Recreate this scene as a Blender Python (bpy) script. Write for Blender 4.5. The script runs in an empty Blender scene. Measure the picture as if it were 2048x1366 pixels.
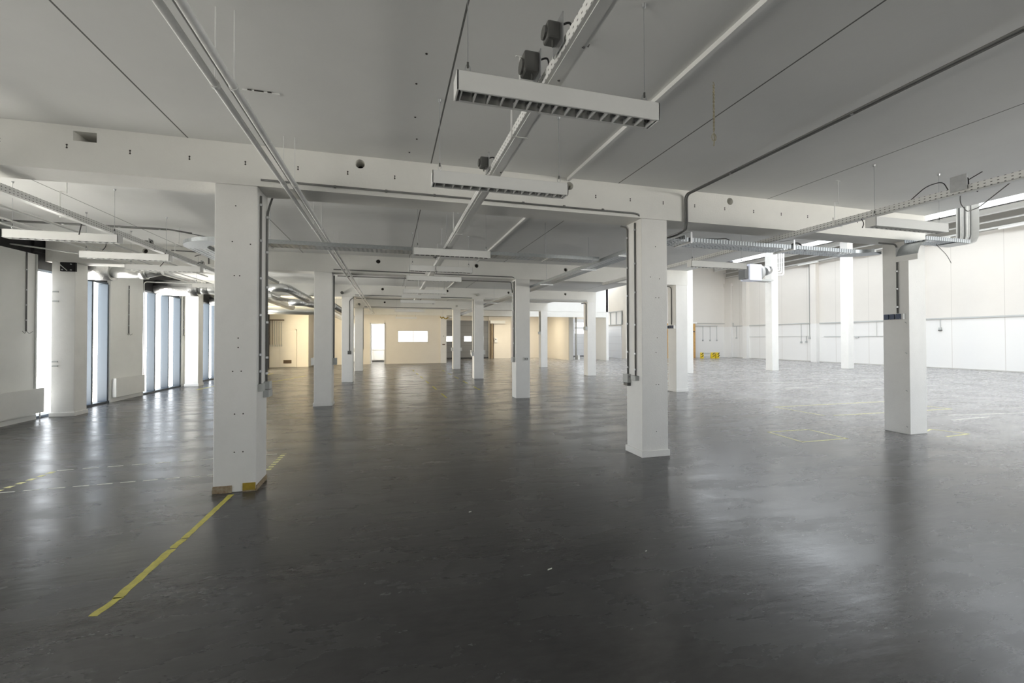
import bpy, math, random
from mathutils import Vector, Matrix
random.seed(7)
S = bpy.context.scene
COL = S.collection

# ------------------------------------------------------------------ camera
F_PX, YAW, V0, ROLL, PITCH, EYE = 868.9, 0.2726, 668.44, 0.0019, 0.0121, 1.6
fw = Vector((math.sin(YAW) * math.cos(PITCH), math.cos(YAW) * math.cos(PITCH), math.sin(PITCH)))
rt = Vector((math.cos(YAW), -math.sin(YAW), 0))
up = rt.cross(fw)
rt2 = rt * math.cos(ROLL) - up * math.sin(ROLL)
up2 = rt * math.sin(ROLL) + up * math.cos(ROLL)
cam = bpy.data.cameras.new('camera')
cam.sensor_width = 36
cam.lens = 36 * F_PX / 2048
cam.shift_y = -(683 - V0) / 2048
cam.clip_start = 0.05
cam.clip_end = 300
cobj = bpy.data.objects.new('camera', cam)
m = Matrix((rt2, up2, -fw)).transposed().to_4x4()
m.translation = Vector((0, 0, EYE))
cobj.matrix_world = m
COL.objects.link(cobj)
S.camera = cobj

# ------------------------------------------------------------------ world, light, exposure
S.view_settings.view_transform = 'Standard'
S.view_settings.look = 'None'
S.view_settings.gamma = 1
S.view_settings.use_curve_mapping = False
S.view_settings.exposure = 0.27
S.cycles.use_denoising = True
S.cycles.max_bounces = 10
S.cycles.diffuse_bounces = 6
S.cycles.glossy_bounces = 4
S.cycles.transmission_bounces = 4
S.cycles.transparent_max_bounces = 12
S.cycles.caustics_reflective = True
S.cycles.blur_glossy = 0.5
S.cycles.caustics_refractive = False
S.cycles.sample_clamp_indirect = 6
w = bpy.data.worlds.new('sky')
S.world = w
w.use_nodes = True
WN = w.node_tree.nodes
bg = WN['Background']
bg.inputs[0].default_value = (0.90, 0.95, 1.0, 1)
bg.inputs[1].default_value = 5.0
# hazy sky, brighter low over the street on the window side
WL = w.node_tree.links
wt = WN.new('ShaderNodeTexCoord')
wx = WN.new('ShaderNodeSeparateXYZ')
WL.new(wt.outputs['Generated'], wx.inputs[0])
wm = WN.new('ShaderNodeMapRange')
wm.inputs[1].default_value = -0.55
wm.inputs[2].default_value = -0.95
wm.inputs[3].default_value = 3.5
wm.inputs[4].default_value = 10.5
WL.new(wx.outputs[0], wm.inputs[0])
# sunlit paving below the horizon
wz = WN.new('ShaderNodeMapRange')
wz.inputs[1].default_value = -0.02
wz.inputs[2].default_value = 0.02
wz.inputs[3].default_value = 1.0
wz.inputs[4].default_value = 0.0
WL.new(wx.outputs[2], wz.inputs[0])
wmix = WN.new('ShaderNodeMixRGB')
wmix.inputs[1].default_value = (0.90, 0.95, 1.0, 1)
wmix.inputs[2].default_value = (1.0, 0.97, 0.89, 1)
WL.new(wz.outputs[0], wmix.inputs[0])
WL.new(wmix.outputs[0], bg.inputs[0])
ws = WN.new('ShaderNodeMapRange')
WL.new(wz.outputs[0], ws.inputs[0])
WL.new(wm.outputs[0], ws.inputs[3])
ws.inputs[4].default_value = 11.0
WL.new(ws.outputs[0], bg.inputs[1])


def area(name, loc, direction, sx, sy, power=0, color=(1, 1, 1), portal=False):
    l = bpy.data.lights.new(name, 'AREA')
    l.shape = 'RECTANGLE'
    l.size, l.size_y = sx, sy
    l.energy = power
    l.color = color
    l.cycles.is_portal = portal
    o = bpy.data.objects.new(name, l)
    o.location = loc
    l.spread = math.pi
    o.rotation_euler = Vector(direction).to_track_quat('-Z', 'Y').to_euler()
    COL.objects.link(o)
    return o


# daylight: the sky seen through the real openings (portals only guide the sampling of the sky)
SKYL = [(10.6, 13.0, -5.0, 29.0), (16.2, 20.4, -5.0, 29.0), (24.6, 26.7, -5.0, 29.0)]
for (x0, x1, y0, y1) in SKYL:
    area('daylight', ((x0 + x1) / 2, (y0 + y1) / 2, 8.3), (0, 0, -1), x1 - x0, y1 - y0, portal=True)
area('daylight', (18.0, -7.5, 3.15), (0, 1, 0), 15.2, 5.3, portal=True)
area('daylight', (17.0, 37.7, 2.66), (0, -1, 0), 3.2, 1.1, portal=True)
area('daylight', (16.95, 35.3, 8.3), (0, 0, -1), 2.1, 4.6, portal=True)
WINS = [(-1.2, 1.25), (4.95, 7.4), (11.12, 13.56), (15.08, 17.52), (19.2, 21.65), (23.2, 25.6)]
for (y0, y1) in WINS[:5]:
    area('daylight', (-7.25, (y0 + y1) / 2, 1.7), (1, 0, 0), y1 - y0, 3.1, portal=True)
# added warm fills at the farthest window and dock recess; office ceiling panel
area('warm_fill', (-7.3, 24.4, 1.6), (1, 0.1, -0.1), 2.3, 2.8, 560, (1.0, 0.80, 0.45))
area('office_panel', (0.7, 32.4, 3.3), (0, 0, -1), 3.2, 3.0, 260, (1, 0.98, 0.95))
area('dock_fill', (9.0, 33.2, 3.60), (0, 0, -1), 6.0, 1.2, 190, (1, 0.88, 0.66))

# ------------------------------------------------------------------ materials
MATS = {}


def mat(name, color, rough=0.6, metal=0.0, noise=0.0, nscale=3.0, bump=0.0, bscale=40.0, spec=0.5, tint=None):
    mt = bpy.data.materials.new(name)
    mt.use_nodes = True
    N, L = mt.node_tree.nodes, mt.node_tree.links
    b = N['Principled BSDF']
    b.inputs['Base Color'].default_value = (*color, 1)
    b.inputs['Roughness'].default_value = rough
    b.inputs['Metallic'].default_value = metal
    b.inputs['Specular IOR Level'].default_value = spec
    tc = N.new('ShaderNodeTexCoord')
    if noise > 0:
        n = N.new('ShaderNodeTexNoise')
        n.inputs['Scale'].default_value = nscale
        n.inputs['Detail'].default_value = 6
        n.inputs['Roughness'].default_value = 0.65
        L.new(tc.outputs['Object'], n.inputs['Vector'])
        r = N.new('ShaderNodeValToRGB')
        r.color_ramp.elements[0].position = 0.3
        r.color_ramp.elements[1].position = 0.7
        c2 = tint or tuple(c * (1 - noise) for c in color)
        r.color_ramp.elements[0].color = (*c2, 1)
        r.color_ramp.elements[1].color = (*color, 1)
        L.new(n.outputs['Fac'], r.inputs[0])
        L.new(r.outputs[0], b.inputs['Base Color'])
    if bump > 0:
        n2 = N.new('ShaderNodeTexNoise')
        n2.inputs['Scale'].default_value = bscale
        n2.inputs['Detail'].default_value = 4
        L.new(tc.outputs['Object'], n2.inputs['Vector'])
        bp = N.new('ShaderNodeBump')
        bp.inputs['Strength'].default_value = bump
        bp.inputs['Distance'].default_value = 0.01
        L.new(n2.outputs['Fac'], bp.inputs['Height'])
        L.new(bp.outputs[0], b.inputs['Normal'])
    MATS[name] = mt
    return mt


def math_node(N, L, op, a, b=None, c=None):
    n = N.new('ShaderNodeMath')
    n.operation = op
    for i, v in enumerate((a, b, c)):
        if v is None:
            continue
        if isinstance(v, (int, float)):
            n.inputs[i].default_value = v
        else:
            L.new(v, n.inputs[i])
    return n.outputs[0]


def lines_into(mt, axis, period, offset, width, dark, extra=None):
    """thin dark joints at regular spacing, in world metres"""
    N, L = mt.node_tree.nodes, mt.node_tree.links
    b = N['Principled BSDF']
    g = N.new('ShaderNodeNewGeometry')
    s = N.new('ShaderNodeSeparateXYZ')
    L.new(g.outputs['Position'], s.inputs[0])
    v = math_node(N, L, 'SUBTRACT', s.outputs[axis], offset - period * 40)
    v = math_node(N, L, 'MODULO', v, period)
    v = math_node(N, L, 'SUBTRACT', v, width / 2)
    v = math_node(N, L, 'ABSOLUTE', v)
    v = math_node(N, L, 'LESS_THAN', v, width / 2)
    mix = N.new('ShaderNodeMixRGB')
    mix.inputs[2].default_value = (*dark, 1)
    L.new(v, mix.inputs[0])
    src = b.inputs['Base Color'].links
    if src:
        L.new(src[0].from_socket, mix.inputs[1])
    else:
        mix.inputs[1].default_value = b.inputs['Base Color'].default_value
    L.new(mix.outputs[0], b.inputs['Base Color'])


M = lambda n: MATS[n]
mat('paint', (0.85, 0.85, 0.82), 0.55, noise=0.06, nscale=1.3, bump=0.15, bscale=60)
mat('column_paint', (0.85, 0.84, 0.81), 0.5, noise=0.07, nscale=2.2, bump=0.2, bscale=50)
mat('beam_paint', (0.85, 0.84, 0.80), 0.55, noise=0.07, nscale=1.5, bump=0.2, bscale=45)
mat('ceiling_paint', (0.86, 0.86, 0.84), 0.7, noise=0.07, nscale=0.6, bump=0.1, bscale=30)
lines_into(M('ceiling_paint'), 0, 2.48, -2.027, 0.014, (0.16, 0.16, 0.15))
mat('cream_wall', (0.84, 0.79, 0.71), 0.6, noise=0.05, nscale=0.8)
mat('hall_wall', (0.72, 0.69, 0.645), 0.6, noise=0.05, nscale=0.5)


def lower_band(mt, z, color):
    """whiter band below height z"""
    N, L = mt.node_tree.nodes, mt.node_tree.links
    b = N['Principled BSDF']
    g_ = N.new('ShaderNodeNewGeometry')
    s_ = N.new('ShaderNodeSeparateXYZ')
    L.new(g_.outputs['Position'], s_.inputs[0])
    v = math_node(N, L, 'LESS_THAN', s_.outputs[2], z)
    mix = N.new('ShaderNodeMixRGB')
    mix.inputs[2].default_value = (*color, 1)
    L.new(v, mix.inputs[0])
    L.new(b.inputs['Base Color'].links[0].from_socket, mix.inputs[1])
    L.new(mix.outputs[0], b.inputs['Base Color'])


lower_band(M('hall_wall'), 2.66, (0.765, 0.755, 0.735))
lines_into(M('hall_wall'), 1, 2.07, 13.79, 0.02, (0.55, 0.52, 0.48))
mat('wall_white', (0.86, 0.86, 0.84), 0.5, noise=0.03, nscale=2)
mat('white_plastic', (0.83, 0.83, 0.81), 0.4)
mat('white_metal', (0.80, 0.80, 0.78), 0.35, noise=0.03, nscale=9)
mat('white_pipe', (0.83, 0.83, 0.81), 0.4, noise=0.12, nscale=14)
mat('grey_conduit', (0.17, 0.17, 0.165), 0.45)
mat('light_conduit', (0.62, 0.62, 0.60), 0.45)
mat('grey_box', (0.47, 0.48, 0.47), 0.5)
mat('grey_plastic', (0.10, 0.10, 0.095), 0.5)
mat('black_plastic', (0.02, 0.02, 0.02), 0.45)
mat('black_board', (0.012, 0.012, 0.013), 0.7)
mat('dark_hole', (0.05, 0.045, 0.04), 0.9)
mat('louvre_metal', (0.78, 0.78, 0.77), 0.35, metal=0.35)
mat('reflector_metal', (0.42, 0.42, 0.41), 0.25, metal=0.9)
mat('steel', (0.62, 0.63, 0.64), 0.35, metal=0.9, noise=0.15, nscale=20)
mat('galvanised', (0.50, 0.53, 0.55), 0.36, metal=0.85, noise=0.2, nscale=30)
mat('foil', (0.62, 0.62, 0.62), 0.3, metal=0.95, bump=1.0, bscale=28)
mat('duct_metal', (0.72, 0.73, 0.73), 0.3, metal=0.9, noise=0.12, nscale=12)
lines_into(M('duct_metal'), 1, 0.14, 0, 0.012, (0.35, 0.35, 0.35))
mat('duct_plain', (0.60, 0.61, 0.60), 0.34, metal=0.85, noise=0.1, nscale=8)
mat('window_frame', (0.055, 0.075, 0.10), 0.4)
mat('frame_dark', (0.05, 0.05, 0.055), 0.5)
mat('wood', (0.62, 0.36, 0.12), 0.5, noise=0.3, nscale=6)
mat('yellow_tape', (0.62, 0.56, 0.10), 0.5, noise=0.35, nscale=18)
mat('pale_tape', (0.86, 0.83, 0.42), 0.5, noise=0.3, nscale=14)
mat('white_tape', (0.80, 0.80, 0.72), 0.5, noise=0.3, nscale=18)
mat('yellow_paint', (0.80, 0.60, 0.03), 0.5)
mat('roller_grey', (0.20, 0.205, 0.215), 0.5)
lines_into(M('roller_grey'), 2, 0.55, 0, 0.015, (0.11, 0.11, 0.11))
mat('roller_white', (0.80, 0.82, 0.85), 0.45)
lines_into(M('roller_white'), 2, 0.6, 0, 0.012, (0.5, 0.5, 0.52))
mat('rope', (0.45, 0.41, 0.30), 0.8, noise=0.3, nscale=60)
mat('blue_cap', (0.015, 0.035, 0.085), 0.4)
mat('rust', (0.22, 0.14, 0.07), 0.8, noise=0.5, nscale=30, tint=(0.42, 0.36, 0.26))
mat('mustard', (0.42, 0.29, 0.03), 0.6, noise=0.3, nscale=20)
mat('roof_steel', (0.075, 0.075, 0.08), 0.5)
mat('beam_grey', (0.46, 0.45, 0.42), 0.6)
mat('heater_white', (0.72, 0.74, 0.84), 0.4)
mat('brown_steel', (0.10, 0.065, 0.035), 0.6)
mat('concrete_out', (0.78, 0.78, 0.75), 0.8, noise=0.2, nscale=1)
mat('kitchen', (0.85, 0.84, 0.80), 0.5)

# glass
g = bpy.data.materials.new('glass')
g.use_nodes = True
N, L = g.node_tree.nodes, g.node_tree.links
N.remove(N['Principled BSDF'])
tr = N.new('ShaderNodeBsdfTransparent')
gl = N.new('ShaderNodeBsdfGlossy')
gl.inputs['Roughness'].default_value = 0.03
mx = N.new('ShaderNodeMixShader')
mx.inputs[0].default_value = 0.05
L.new(tr.outputs[0], mx.inputs[1])
L.new(gl.outputs[0], mx.inputs[2])
L.new(mx.outputs[0], N['Material Output'].inputs[0])
MATS['glass'] = g


def perforate(name, base, ax_u, ax_v, pu, pv, duty_u, duty_v, holes_dark=None):
    """metal sheet with rows of slots; slots are open (transparent) or dark"""
    mt = bpy.data.materials[base].copy()
    mt.name = name
    N, L = mt.node_tree.nodes, mt.node_tree.links
    geo = N.new('ShaderNodeNewGeometry')
    s = N.new('ShaderNodeSeparateXYZ')
    L.new(geo.outputs['Position'], s.inputs[0])
    k = None
    for ax, p, d in ((ax_u, pu, duty_u), (ax_v, pv, duty_v)):
        v = math_node(N, L, 'ADD', s.outputs[ax], 50.0)
        v = math_node(N, L, 'MODULO', v, p)
        v = math_node(N, L, 'LESS_THAN', v, p * d)
        k = v if k is None else math_node(N, L, 'MULTIPLY', k, v)
    if holes_dark:
        b = N['Principled BSDF']
        mix = N.new('ShaderNodeMixRGB')
        L.new(k, mix.inputs[0])
        if b.inputs['Base Color'].links:
            L.new(b.inputs['Base Color'].links[0].from_socket, mix.inputs[1])
        else:
            mix.inputs[1].default_value = b.inputs['Base Color'].default_value
        mix.inputs[2].default_value = (*holes_dark, 1)
        L.new(mix.outputs[0], b.inputs['Base Color'])
    else:
        out = N['Material Output']
        t = N.new('ShaderNodeBsdfTransparent')
        ms = N.new('ShaderNodeMixShader')
        L.new(k, ms.inputs[0])
        L.new(N['Principled BSDF'].outputs[0], ms.inputs[1])
        L.new(t.outputs[0], ms.inputs[2])
        L.new(ms.outputs[0], out.inputs[0])
    MATS[name] = mt


perforate('trunk_side', 'white_metal', 1, 2, 0.05, 0.03, 0.3, 0.3, (0.12, 0.12, 0.11))
perforate('tray_sheet', 'galvanised', 0, 1, 0.07, 0.07, 0.45, 0.5)
perforate('tray_side', 'galvanised', 0, 1, 0.05, 0.05, 0.45, 0.45, (0.18, 0.19, 0.2))


def floor_material():
    mt = bpy.data.materials.new('floor_screed')
    mt.use_nodes = True
    N, L = mt.node_tree.nodes, mt.node_tree.links
    b = N['Principled BSDF']
    tc = N.new('ShaderNodeTexCoord')

    def noise(scale, detail=6, rough=0.6, stretch=None):
        n = N.new('ShaderNodeTexNoise')
        n.inputs['Scale'].default_value = scale
        n.inputs['Detail'].default_value = detail
        n.inputs['Roughness'].default_value = rough
        if stretch:
            mp = N.new('ShaderNodeMapping')
            mp.inputs['Scale'].default_value = stretch
            mp.inputs['Rotation'].default_value = (0, 0, 0.25)
            L.new(tc.outputs['Object'], mp.inputs[0])
            L.new(mp.outputs[0], n.inputs['Vector'])
        else:
            L.new(tc.outputs['Object'], n.inputs['Vector'])
        return n.outputs['Fac']

    def ramp(src, p0, c0, p1, c1):
        r = N.new('ShaderNodeValToRGB')
        r.color_ramp.elements[0].position = p0
        r.color_ramp.elements[1].position = p1
        r.color_ramp.elements[0].color = (*c0, 1)
        r.color_ramp.elements[1].color = (*c1, 1)
        L.new(src, r.inputs[0])
        return r.outputs[0]
    base = ramp(noise(0.55, 8, 0.62), 0.30, (0.037, 0.036, 0.037), 0.75, (0.056, 0.055, 0.055))
    patch = ramp(noise(1.6, 9, 0.62, (0.8, 1.8, 1)), 0.30, (0, 0, 0), 0.90, (1, 1, 1))
    fine = ramp(noise(14, 6, 0.65, (0.6, 1.6, 1)), 0.3, (0.86, 0.86, 0.86), 0.72, (1.16, 1.16, 1.16))
    big = ramp(noise(0.9, 5, 0.55, (0.7, 1.5, 1)), 0.3, (0.82, 0.82, 0.83), 0.7, (1.2, 1.2, 1.19))
    mf = N.new('ShaderNodeMixRGB')
    mf.blend_type = 'MULTIPLY'
    mf.inputs[0].default_value = 1.0
    L.new(fine, mf.inputs[1])
    L.new(big, mf.inputs[2])
    mixa = N.new('ShaderNodeMixRGB')
    mixa.inputs[2].default_value = (0.074, 0.073, 0.071, 1)
    k = math_node(N, L, 'MULTIPLY', patch, 0.55)
    L.new(k, mixa.inputs[0])
    L.new(base, mixa.inputs[1])
    # pale scuffs and scratches drawn out sideways
    sc = ramp(noise(2.0, 9, 0.75, (0.7, 3.2, 1)), 0.62, (0, 0, 0), 0.80, (1, 1, 1))
    sc2 = ramp(noise(0.35, 3, 0.5), 0.45, (0, 0, 0), 0.62, (1, 1, 1))
    k2 = math_node(N, L, 'MULTIPLY', math_node(N, L, 'MULTIPLY', sc, sc2), 0.6)
    mixb = N.new('ShaderNodeMixRGB')
    mixb.inputs[2].default_value = (0.20, 0.20, 0.19, 1)
    L.new(k2, mixb.inputs[0])
    L.new(mixa.outputs[0], mixb.inputs[1])
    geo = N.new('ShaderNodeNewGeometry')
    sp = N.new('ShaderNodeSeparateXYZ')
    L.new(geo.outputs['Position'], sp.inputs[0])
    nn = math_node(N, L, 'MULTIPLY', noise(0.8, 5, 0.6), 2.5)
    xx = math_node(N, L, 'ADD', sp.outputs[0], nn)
    hm = N.new('ShaderNodeMapRange')  # floor colour raised towards the hall, standing in for its brightness and bounce
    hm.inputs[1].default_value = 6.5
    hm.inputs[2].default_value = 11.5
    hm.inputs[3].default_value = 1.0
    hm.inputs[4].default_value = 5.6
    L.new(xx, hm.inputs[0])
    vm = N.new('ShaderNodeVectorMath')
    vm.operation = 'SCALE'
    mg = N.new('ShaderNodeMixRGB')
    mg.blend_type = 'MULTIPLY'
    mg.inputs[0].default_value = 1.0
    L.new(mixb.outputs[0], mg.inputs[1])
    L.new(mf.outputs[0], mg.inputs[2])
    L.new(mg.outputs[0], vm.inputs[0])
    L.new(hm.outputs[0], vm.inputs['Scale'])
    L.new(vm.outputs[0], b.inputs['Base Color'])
    rr = N.new('ShaderNodeMapRange')
    rr.inputs[1].default_value = 0.3
    rr.inputs[2].default_value = 0.7
    rr.inputs[3].default_value = 0.19
    rr.inputs[4].default_value = 0.33
    L.new(noise(1.6, 7, 0.6, (0.7, 1.7, 1)), rr.inputs[0])
    L.new(rr.outputs[0], b.inputs['Roughness'])
    b.inputs['Specular IOR Level'].default_value = 0.62
    bp = N.new('ShaderNodeBump')
    bp.inputs['Strength'].default_value = 0.12
    bp.inputs['Distance'].default_value = 0.016
    L.new(noise(5.5, 6, 0.6, (0.55, 1.9, 1)), bp.inputs['Height'])
    L.new(bp.outputs[0], b.inputs['Normal'])
    MATS['floor'] = mt


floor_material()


# ------------------------------------------------------------------ mesh helpers
class MB:
    def __init__(s):
        s.v, s.f = [], []

    def add(s, vs, fs):
        o = len(s.v)
        s.v += [tuple(p) for p in vs]
        s.f += [tuple(i + o for i in f) for f in fs]
        return s

    def box(s, x0, x1, y0, y1, z0, z1):
        vs = [(x, y, z) for x in (x0, x1) for y in (y0, y1) for z in (z0, z1)]
        return s.add(vs, [(0, 1, 3, 2), (4, 6, 7, 5), (0, 4, 5, 1), (2, 3, 7, 6), (0, 2, 6, 4), (1, 5, 7, 3)])

    def bar(s, p, q, w_, h_):
        """rectangular bar from p to q, w_ across, h_ in height"""
        p, q = Vector(p), Vector(q)
        d = (q - p).normalized()
        u = Vector((0, 0, 1)) if abs(d.z) < 0.95 else Vector((0, 1, 0))
        a = d.cross(u).normalized() * w_ / 2
        b = a.cross(d).normalized() * h_ / 2
        vs = [e + i * a + j * b for e in (p, q) for i, j in ((-1, -1), (1, -1), (1, 1), (-1, 1))]
        return s.add(vs, [(0, 3, 2, 1), (4, 5, 6, 7), (0, 1, 5, 4), (1, 2, 6, 5), (2, 3, 7, 6), (3, 0, 4, 7)])

    def tube(s, pts, r, n=10, caps=True):
        pts = [Vector(p) for p in pts]
        k = len(pts)
        rs = r if isinstance(r, (list, tuple)) else [r] * k
        vs, prev = [], None
        for i, p in enumerate(pts):
            d = (pts[min(i + 1, k - 1)] - pts[max(i - 1, 0)]).normalized()
            if prev is None:
                u = Vector((0, 0, 1)) if abs(d.z) < 0.9 else Vector((1, 0, 0))
                a = d.cross(u).normalized()
            else:
                a = (prev - d * prev.dot(d)).normalized()
            prev = a
            b = d.cross(a)
            for j in range(n):
                t = 2 * math.pi * j / n
                vs.append(p + (a * math.cos(t) + b * math.sin(t)) * rs[i])
        fs = []
        for i in range(k - 1):
            for j in range(n):
                j2 = (j + 1) % n
                fs.append((i * n + j, i * n + j2, (i + 1) * n + j2, (i + 1) * n + j))
        if caps:
            fs.append(tuple(range(n - 1, -1, -1)))
            fs.append(tuple((k - 1) * n + j for j in range(n)))
        return s.add(vs, fs)

    def poly(s, pts, z0, z1):
        """prism from an outline in the floor plane"""
        n = len(pts)
        vs = [(x, y, z0) for x, y in pts] + [(x, y, z1) for x, y in pts]
        fs = [tuple(range(n - 1, -1, -1)), tuple(range(n, 2 * n))]
        fs += [(i, (i + 1) % n, (i + 1) % n + n, i + n) for i in range(n)]
        return s.add(vs, fs)

    def build(s, name, m, parent=None, smooth=False, bevel=0.0):
        me = bpy.data.meshes.new(name)
        org = Vector((0, 0, 0))
        if parent is not None:
            org = parent.matrix_world.translation if False else Vector(parent.get('_o', (0, 0, 0)))
        me.from_pydata([tuple(Vector(p) - org) for p in s.v], [], s.f)
        me.validate()
        me.update()
        me.materials.append(M(m) if isinstance(m, str) else m)
        if smooth:
            for p in me.polygons:
                p.use_smooth = len(p.vertices) == 4
        o = bpy.data.objects.new(name, me)
        COL.objects.link(o)
        if parent is not None:
            o.parent = parent
            o['_o'] = tuple(parent.get('_o', (0, 0, 0)))
        if bevel:
            bv = o.modifiers.new('bevel', 'BEVEL')
            bv.width = bevel
            bv.segments = 2
            bv.limit_method = 'ANGLE'
        return o


def tag(o, label=None, cat=None, group=None, kind=None):
    if label:
        o['label'] = label
    if cat:
        o['category'] = cat
    if group:
        o['group'] = group
    if kind:
        o['kind'] = kind
    return o


def thing(name, loc, label, cat, group=None):
    o = bpy.data.objects.new(name, None)
    o.empty_display_size = 0.1
    o.location = loc
    o['_o'] = tuple(loc)
    COL.objects.link(o)
    return tag(o, label, cat, group)


def struct(name, mb, m, smooth=False):
    return tag(mb.build(name, m, None, smooth), kind='structure')


def dup(root, loc, label, group=None):
    def rec(o, par):
        c = o.copy()
        COL.objects.link(c)
        if par is not None:
            c.parent = par
        for ch in list(o.children):
            rec(ch, c)
        return c
    r = rec(root, None)
    r.location = loc
    r['_o'] = tuple(loc)
    r['label'] = label
    if group:
        r['group'] = group
    return r


def rounded(pts, rad, n=6):
    pts = [Vector(p) for p in pts]
    out = [pts[0]]
    for i in range(1, len(pts) - 1):
        a, b, c = pts[i - 1], pts[i], pts[i + 1]
        r = min(rad, (a - b).length * 0.45, (c - b).length * 0.45)
        p, q = b + (a - b).normalized() * r, b + (c - b).normalized() * r
        for k in range(n + 1):
            t = k / n
            out.append(p * (1 - t) ** 2 + b * 2 * t * (1 - t) + q * t * t)
    out.append(pts[-1])
    return out


def cut(obj, cutters):
    """cut real holes with temporary meshes"""
    for mb in cutters:
        c = mb.build('cutter', 'dark_hole')
        md = obj.modifiers.new('cut', 'BOOLEAN')
        md.operation = 'DIFFERENCE'
        md.solver = 'EXACT'
        md.object = c
        dg = bpy.context.evaluated_depsgraph_get()
        me = bpy.data.meshes.new_from_object(obj.evaluated_get(dg))
        obj.modifiers.clear()
        obj.data = me
        bpy.data.objects.remove(c)


# ------------------------------------------------------------------ shell
XC = [-6.84, -1.775, 3.284, 8.343]          # column lines
YR = [5.20, 11.35, 17.50, 23.65, 29.80]     # rows
CW = 0.4
ZS, ZC = 3.248, 3.69                        # soffit, ceiling
XE = 8.76                                   # edge of the low part
XR = 28.6
ZH = 7.8

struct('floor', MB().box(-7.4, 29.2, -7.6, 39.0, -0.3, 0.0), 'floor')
struct('ceiling', MB().box(-7.4, XE, -7.3, 29.9, ZC, ZC + 0.3), 'ceiling_paint')
struct('ceiling', MB().box(-7.4, 15.9, 29.9, 38.0, 3.66, 3.96), 'paint')

# left wall: piers between the tall windows
wl = MB()
edges = [-7.3] + [y for w_ in WINS for y in w_] + [29.9]
for i in range(0, len(edges), 2):
    wl.box(-7.2, -6.95, edges[i], edges[i + 1], 0, 3.35 if abs(edges[i] - 7.4) < 0.01 else 3.69)
for (y0, y1) in WINS[:2] + WINS[4:]:
    wl.box(-7.2, -6.95, y0, y1, 3.42, 3.69)
struct('wall_left', wl, 'paint')
struct('wall_left_recess', MB().box(-7.2, -7.04, 7.4, 11.12, 3.35, 3.69).box(-7.2, -6.99, 11.12, 13.56, 3.42, 3.69).box(-7.2, -6.99, 15.08, 17.52, 3.42, 3.69), 'black_board')
bb = MB()
for i in range(0, len(edges), 2):
    bb.box(-6.95, -6.93, edges[i], edges[i + 1], 0, 0.09)
struct('baseboard_left', bb, 'paint')

for i, (y0, y1) in enumerate(WINS):
    r = thing('window_%d' % (i + 1), (-7.05, y0, 0), None, None)
    r['kind'] = 'structure'
    fr = MB()
    zt = 3.08
    fr.box(-7.16, -6.96, y0, y1, 0.0, 0.05)
    fr.box(-7.16, -7.0, y0, y1, zt - 0.05, zt)
    wd = (y1 - y0)
    ms = [y0 + 0.03, y0 + wd * 0.30, y0 + wd * 0.645, y1 - 0.04] if i != 2 else [y0 + 0.03, y0 + 1.78, y1 - 0.05]
    for yy in ms:
        fr.box(-7.18, -6.97, yy - 0.03, yy + 0.03, 0.05, zt - 0.05)
    fr.build('window_frame', 'window_frame', r, bevel=0.004)
    MB().box(-7.125, -7.115, y0 + 0.03, y1 - 0.03, 0.05, zt - 0.05).build('pane', 'glass', r)
    MB().box(-7.14, -7.02, y0 + 0.01, y1 - 0.01, zt, 3.42).build('black_panel', 'black_board', r)

# far wall of the low part with doorway and window
def wall_with_openings(name, x0, x1, y, t, z1, ops, m):
    mb = MB()
    xs = sorted(ops)
    cur = x0
    for (a, b, za, zb) in xs:
        mb.box(cur, a, y, y + t, 0, z1)
        if za > 0:
            mb.box(a, b, y, y + t, 0, za)
        mb.box(a, b, y, y + t, zb, z1)
        cur = b
    mb.box(cur, x1, y, y + t, 0, z1)
    return struct(name, mb, m)


wall_with_openings('wall_far', -7.2, 3.28, 29.9, 0.15, 3.69,
                   [(-2.65, -2.05, 0, 2.66), (-1.27, -0.38, 0, 2.66), (0.48, 2.44, 1.44, 2.18)], 'cream_wall')
d = thing('door_1', (-1.27, 29.9, 0), None, None)
d['kind'] = 'structure'
MB().box(-1.31, -1.25, 29.87, 30.07, 0, 2.70).box(-0.40, -0.34, 29.87, 30.07, 0, 2.70).box(-1.31, -0.34, 29.87, 30.07, 2.64, 2.70).build('door_frame', 'white_metal', d)
MB().box(-1.25, -1.21, 30.05, 30.88, 0.02, 2.62).build('door_leaf', 'white_metal', d)
MB().bar((-1.20, 30.78, 1.05), (-1.20, 30.64, 1.05), 0.03, 0.025).build('door_handle', 'steel', d)
wn = thing('window_7', (0.48, 29.9, 1.44), None, None)
wn['kind'] = 'structure'
MB().box(0.46, 2.46, 29.88, 30.02, 1.41, 1.45).box(0.46, 2.46, 29.88, 30.02, 2.17, 2.21).box(0.46, 0.5, 29.88, 30.02, 1.41, 2.21).box(2.42, 2.46, 29.88, 30.02, 1.41, 2.21).box(1.44, 1.48, 29.88, 30.02, 1.45, 2.17).build('window_frame', 'white_metal', wn)
MB().box(0.5, 2.42, 29.94, 29.95, 1.45, 2.17).build('pane', 'glass', wn)
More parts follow.
